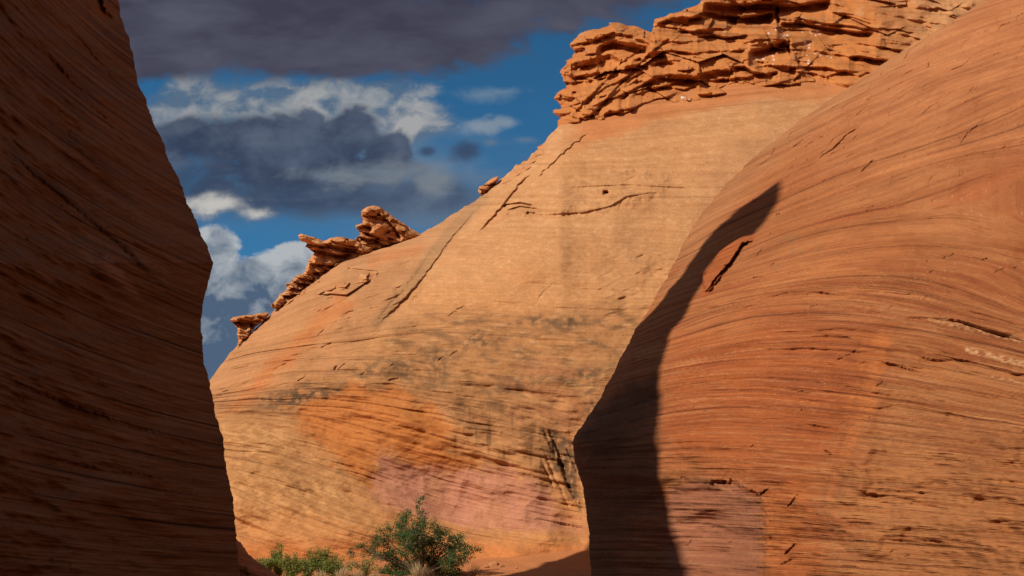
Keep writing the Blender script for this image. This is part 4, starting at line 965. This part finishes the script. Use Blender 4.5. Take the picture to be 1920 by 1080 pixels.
# ================================================================== PLANTS
class MB:
    def __init__(s): s.v = []; s.q = []; s.t = []
    def tube(s, pts, r0, r1, n=5):
        base = len(s.v); m = len(pts)
        for i, p in enumerate(pts):
            a = pts[max(0, i - 1)]; b = pts[min(m - 1, i + 1)]
            dv = (Vector(b) - Vector(a)); dv = dv.normalized() if dv.length > 1e-6 else Vector((0, 0, 1))
            u = dv.cross(Vector((.3, .9, .1))).normalized(); w_ = dv.cross(u)
            r = r0 + (r1 - r0) * i / (m - 1)
            for k in range(n):
                an = 2 * math.pi * k / n
                s.v.append(tuple(Vector(p) + (u * math.cos(an) + w_ * math.sin(an)) * r))
        for i in range(m - 1):
            for k in range(n):
                a = base + i * n + k; b = base + i * n + (k + 1) % n
                s.q.append((a, b, b + n, a + n))
    def leaf(s, p, L, wd, rnd):
        d1 = Vector((rnd.gauss(0, 1), rnd.gauss(0, 1), rnd.gauss(.25, .8))).normalized()
        d2 = d1.cross(Vector((rnd.gauss(0, 1), rnd.gauss(0, 1), rnd.gauss(0, 1)))).normalized()
        p = Vector(p); b = len(s.v); n = d1.cross(d2) * L * .12
        s.v += [tuple(p), tuple(p + d1 * L * .5 + d2 * wd * .5 + n), tuple(p + d1 * L), tuple(p + d1 * L * .5 - d2 * wd * .5 + n)]
        s.q.append((b, b + 1, b + 2, b + 3))
    def blade(s, p, q, top, wd, side):
        b = len(s.v); sv = side * wd
        p, q, top = Vector(p), Vector(q), Vector(top)
        s.v += [tuple(p - sv), tuple(p + sv), tuple(q + sv * .7), tuple(q - sv * .7), tuple(top)]
        s.q.append((b, b + 1, b + 2, b + 3)); s.t.append((b + 3, b + 2, b + 4))
    def build(s, name, mat, parent=None, loc=(0, 0, 0), smooth=True):
        co = np.array(s.v) - np.array(loc)
        return mesh_np(name, co, s.q, mat, parent, smooth=smooth, tris=s.t)
M_leaf = plain('dark_green_leaves', (0.080, 0.145, 0.038), .5, .5, 2.2, .3)
M_leaf2 = plain('fresh_green_leaves', (0.24, 0.27, 0.06), .6, .4, 2.2, .3)
M_bark = plain('grey_twigs', (0.17, 0.12, 0.08), .9, .3, 8)
M_straw = plain('dry_straw', (0.52, 0.38, 0.20), .85, .3, 3, .15)
M_dead = plain('dead_brown_stems', (0.27, 0.15, 0.08), .9, .3, 3)
R = random.Random(77)
def P(px, py, Y): 
    x, y, z = unproj(px, py, Y); return Vector((float(x), float(Y), float(z)))
def big_shrub():
    Y0 = 28.6; base = P(792, 1083, Y0); base.z = float(gz(np.array([base.x]), np.array([Y0]))[0])
    br = MB(); lf = MB()
    cl = [(784, 941, 4), (783, 950, 6), (786, 960, 8), (770, 962, 7), (762, 973, 12), (742, 984, 12), (723, 990, 8), (716, 994, 5), (797, 978, 12), (814, 984, 9), (822, 996, 9), (780, 997, 22), (748, 1003, 18), (828, 1002, 14),
          (852, 1008, 11), (866, 1006, 8), (808, 1016, 24), (772, 1026, 26), (722, 1014, 13), (708, 1018, 10), (840, 1028, 20), (862, 1022, 11), (872, 1030, 9), (882, 1026, 6), (692, 1032, 10), (676, 1028, 7), (664, 1034, 6), (668, 1024, 5),
          (730, 1040, 18), (704, 1042, 8), (848, 1052, 20), (800, 1048, 26), (738, 1062, 18), (720, 1072, 14), (760, 1070, 20), (868, 1046, 10), (820, 1070, 22), (850, 1074, 16), (750, 1082, 16), (790, 1086, 16), (888, 1036, 5), (896, 1030, 4), (878, 1042, 7), (656, 1040, 4), (700, 1008, 5), (790, 932, 3)]
    mpp = Y0 / 1600.0
    for (cx, cy, r) in cl:
        c = P(cx, cy, Y0); c.y += R.uniform(-1, 1) * min(1.3, .5 + r * mpp)
        rm = r * mpp
        mid = base.lerp(c, .5) + Vector((R.gauss(0, .08), R.gauss(0, .08), R.uniform(-.05, .2)))
        br.tube([base + Vector((R.gauss(0, .06), R.gauss(0, .06), 0)), mid, c], .026 + .0007 * r, .006, 5)
        n = max(5, int(r * r * .155))
        for k in range(n):
            dv = Vector((R.gauss(0, 1), R.gauss(0, 1), R.gauss(0, 1))).normalized() * rm * (R.random() ** .5) * 1.12
            dv.z *= .85; t = c + dv
            br.tube([c + dv * .1, c + dv * .6 + Vector((0, 0, .02)), t], .006, .003, 3)
            m = R.randint(12, 24); sz = R.uniform(.04, .08)
            for q in range(m):
                lf.leaf(t + Vector((R.gauss(0, sz), R.gauss(0, sz), R.gauss(0, sz * .8))), R.uniform(.035, .07), R.uniform(.022, .04), R)
    for k in range(26):   # bare twigs poking out
        cx, cy, r = R.choice(cl); c = P(cx, cy, Y0)
        a = R.uniform(0, math.pi); e = c + Vector((math.cos(a), 0, math.sin(a))) * (r * mpp + R.uniform(.05, .2))
        br.tube([c, c.lerp(e, .5) + Vector((0, 0, .03)), e], .006, .003, 3)
    root = empty('shrub', base)
    tag(root, 'large dark green bush standing on red sand in front of the pink washed rock', 'shrub')
    br.build('branches', M_bark, root, base); lf.build('foliage', M_leaf, root, base, False)
big_shrub()
def small_shrub(cx, top, wpx, Y0, label, lush=1.0, mat=None):
    x0 = (cx - 960) / FPX * Y0 / (cp); g = lambda x, y: float(gz(np.array([x]), np.array([y]))[0])
    base = P(cx, 1080, Y0); base.z = g(base.x, base.y)
    H_ = P(cx, top, Y0).z - base.z; wm = wpx * Y0 / 1600
    br = MB(); lf = MB()
    ns = int(15 * lush) + 6
    for k in range(ns):
        a = R.uniform(-1, 1); e = base + Vector((a * wm * .7, R.uniform(-.5, .5) * wm * .6, H_ * R.uniform(.45, 1.08) * (1 - .35 * abs(a))))
        b0 = base + Vector((R.gauss(0, .05), R.gauss(0, .05), -.03)); mid = b0.lerp(e, .5) + Vector((-a * .06, 0, .08))
        br.tube([b0, mid, e], .010, .004, 4)
        for q in range(int(R.uniform(34, 60) * lush)):
            t = R.uniform(.02, 1.03) ** .8; p = b0.lerp(mid, t * 2) if t < .5 else mid.lerp(e, t * 2 - 1)
            m = R.randint(2, 5)
            for _ in range(m): lf.leaf(p + Vector((R.gauss(0, .055), R.gauss(0, .055), R.gauss(0, .05))), R.uniform(.04, .07), R.uniform(.02, .035), R)
    root = empty('shrub', base); tag(root, label, 'shrub', 'low green shrubs along the foot of the dome')
    br.build('stems', M_bark, root, base); lf.build('foliage', mat or M_leaf2, root, base, False)
for a in ((488, 1040, 40, 27.4, 'low bright green shrub, leftmost, half hidden at the dark wall foot', 1.2),
          (521, 1020, 26, 27.8, 'thin green shrub with a tall leafy tip, beside the leftmost one', .9),
          (545, 1032, 40, 27.2, 'spreading green shrub with bare pale stems, third from the dark wall', 1.0),
          (577, 1030, 36, 28.0, 'green shrub with pale twiggy stems, in the middle of the low row', .8),
          (606, 1021, 30, 28.0, 'upright green shrub, tallest of the low row on the right half', 1.0),
          (630, 1042, 40, 27.4, 'low green shrub between the upright shrub and the dry grass', .9)): small_shrub(*a)
small_shrub(684, 1036, 50, 27.8, 'sparse twiggy shrub with few leaves, just left of the large bush', .45)
def tuft(cx, top, wpx, Y0, label, mat, n=130, lean=0.0):
    base = P(cx, 1082, Y0); base.z = float(gz(np.array([base.x]), np.array([Y0]))[0]) - .02
    H_ = P(cx, top, Y0).z - base.z; wm = wpx * Y0 / 1600; mb = MB()
    for k in range(n):
        a = R.uniform(0, 2 * math.pi); rr = R.random() ** .6; dirv = Vector((math.cos(a), math.sin(a), 0))
        h = H_ * R.uniform(.5, 1.05) * (1 - .45 * rr * rr)
        e = base + dirv * wm * .55 * rr + Vector((lean * h, 0, h)); b0 = base + dirv * R.uniform(0, .10)
        mid = b0.lerp(e, .55) + Vector((0, 0, h * .16))
        mb.blade(b0, mid, e + Vector((0, 0, -h * .08 * rr)), .006, Vector((-math.sin(a), math.cos(a), 0)) if R.random() < .4 else Vector((1, 0, 0)))
    o = mb.build('grass_tuft', mat, None, base, False); o.location = base
    tag(o, label, 'grass tuft', 'dry grass tufts on the sand')
tuft(604, 1064, 34, 26.6, 'pale dry grass tuft under the low green shrubs', M_straw, 150, -.3)
tuft(640, 1058, 44, 26.6, 'widest pale straw tuft, between the low shrubs and the large bush', M_straw, 220, .2)
tuft(668, 1060, 34, 26.8, 'thin straw tuft leaning right beside the sparse twiggy shrub', M_straw, 110, .3)
tuft(704, 1066, 30, 26.8, 'small straw tuft at the left foot of the large bush', M_straw, 80, -.1)
tuft(784, 1044, 46, 26.4, 'tall pale dry grass tuft in front of the large bush', M_straw, 200, -.15)
tuft(797, 1056, 44, 26.2, 'rounded brown dry tuft in front of the large bush', M_dead, 260, .05)
tuft(884, 1050, 34, 28.4, 'low dead brown tuft at the right foot of the large bush', M_dead, 60, .4)
def stone(cx, cy, r_px, label, seed):
    Y0 = 33.0
    # stand it where the sight line meets the sand
    for _ in range(40):
        p = P(cx, cy, Y0); g = float(gz(np.array([p.x]), np.array([p.y]))[0])
        Y0 -= (g - p.z) * 12 * .5
        Y0 = min(max(Y0, 24), 35.5)
    p.z = g; rm = r_px * Y0 / 1600
    rs = random.Random(seed)
    import bmesh
    bm = bmesh.new(); bmesh.ops.create_icosphere(bm, subdivisions=3, radius=rm)
    pl_ = [(Vector((rs.gauss(0, 1), rs.gauss(0, 1), rs.gauss(0, 1))).normalized(), rs.uniform(.55, .9) * rm) for _ in range(9)]
    for v in bm.verts:
        for n_, d_ in pl_:
            e = v.co.dot(n_) - d_
            if e > 0: v.co -= n_ * e
        v.co.z *= .6; v.co.x *= 1.2
    me = bpy.data.meshes.new('stone'); bm.to_mesh(me); bm.free(); me.materials.append(M_stone)
    o = bpy.data.objects.new('stone', me); link(o); o.location = p + Vector((0, 0, rm * .2)); o.rotation_euler = (0, 0, rs.uniform(0, 6))
    tag(o, label, 'stone', 'stones right of the large bush')
M_stone = plain('stone_orange', (0.48, 0.22, 0.10), .9, .25, 6, bump=.01)
stone(926, 1060, 8, 'largest pale orange stone on the sand right of the large bush', 1)
stone(913, 1064, 5, 'stone touching the left side of the largest stone', 2)
stone(941, 1063, 4.5, 'small stone just right of the largest stone', 3)
stone(900, 1071, 3.5, 'tiny stone nearest the large bush', 4)

for i, (cx, cy, rp, lb) in enumerate(((968, 1066, 3, 'small reddish stone alone on the sand in the middle of the opening'), (872, 1078, 4, 'flat stone at the lower edge of the sand below the dead tuft'),
        (954, 1052, 2.5, 'tiny stone nearest the pink wall foot'))): stone(cx, cy, rp, lb, 20 + i)

def litter():
    rs = random.Random(41); v = []; t = []
    for k in range(420):
        px_ = rs.uniform(640, 1100) if rs.random() < .7 else rs.uniform(470, 700); Y0 = rs.uniform(25.5, 34)
        x = (px_ - 960) / 1600 * Y0; z = float(gz(np.array([x]), np.array([Y0]))[0]); r = rs.uniform(.012, .035) * (2 if rs.random() < .06 else 1)
        b = len(v); a = rs.uniform(0, 6.3)
        for i in range(4): v.append((x + r * math.cos(a + i * 1.57) * rs.uniform(.7, 1.3), Y0 + r * math.sin(a + i * 1.57) * rs.uniform(.7, 1.3), z - r * .2))
        v.append((x + rs.uniform(-.3, .3) * r, Y0, z + r * rs.uniform(.5, 1.0)))
        t += [(b, b + 1, b + 4), (b + 1, b + 2, b + 4), (b + 2, b + 3, b + 4), (b + 3, b, b + 4)]
    tag(mesh_np('gravel', v, None, M_stone, smooth=False, tris=t), 'fine reddish gravel scattered over the sand floor', 'gravel', kind='stuff')
litter()
scene.render.resolution_x = 1024; scene.render.resolution_y = 576
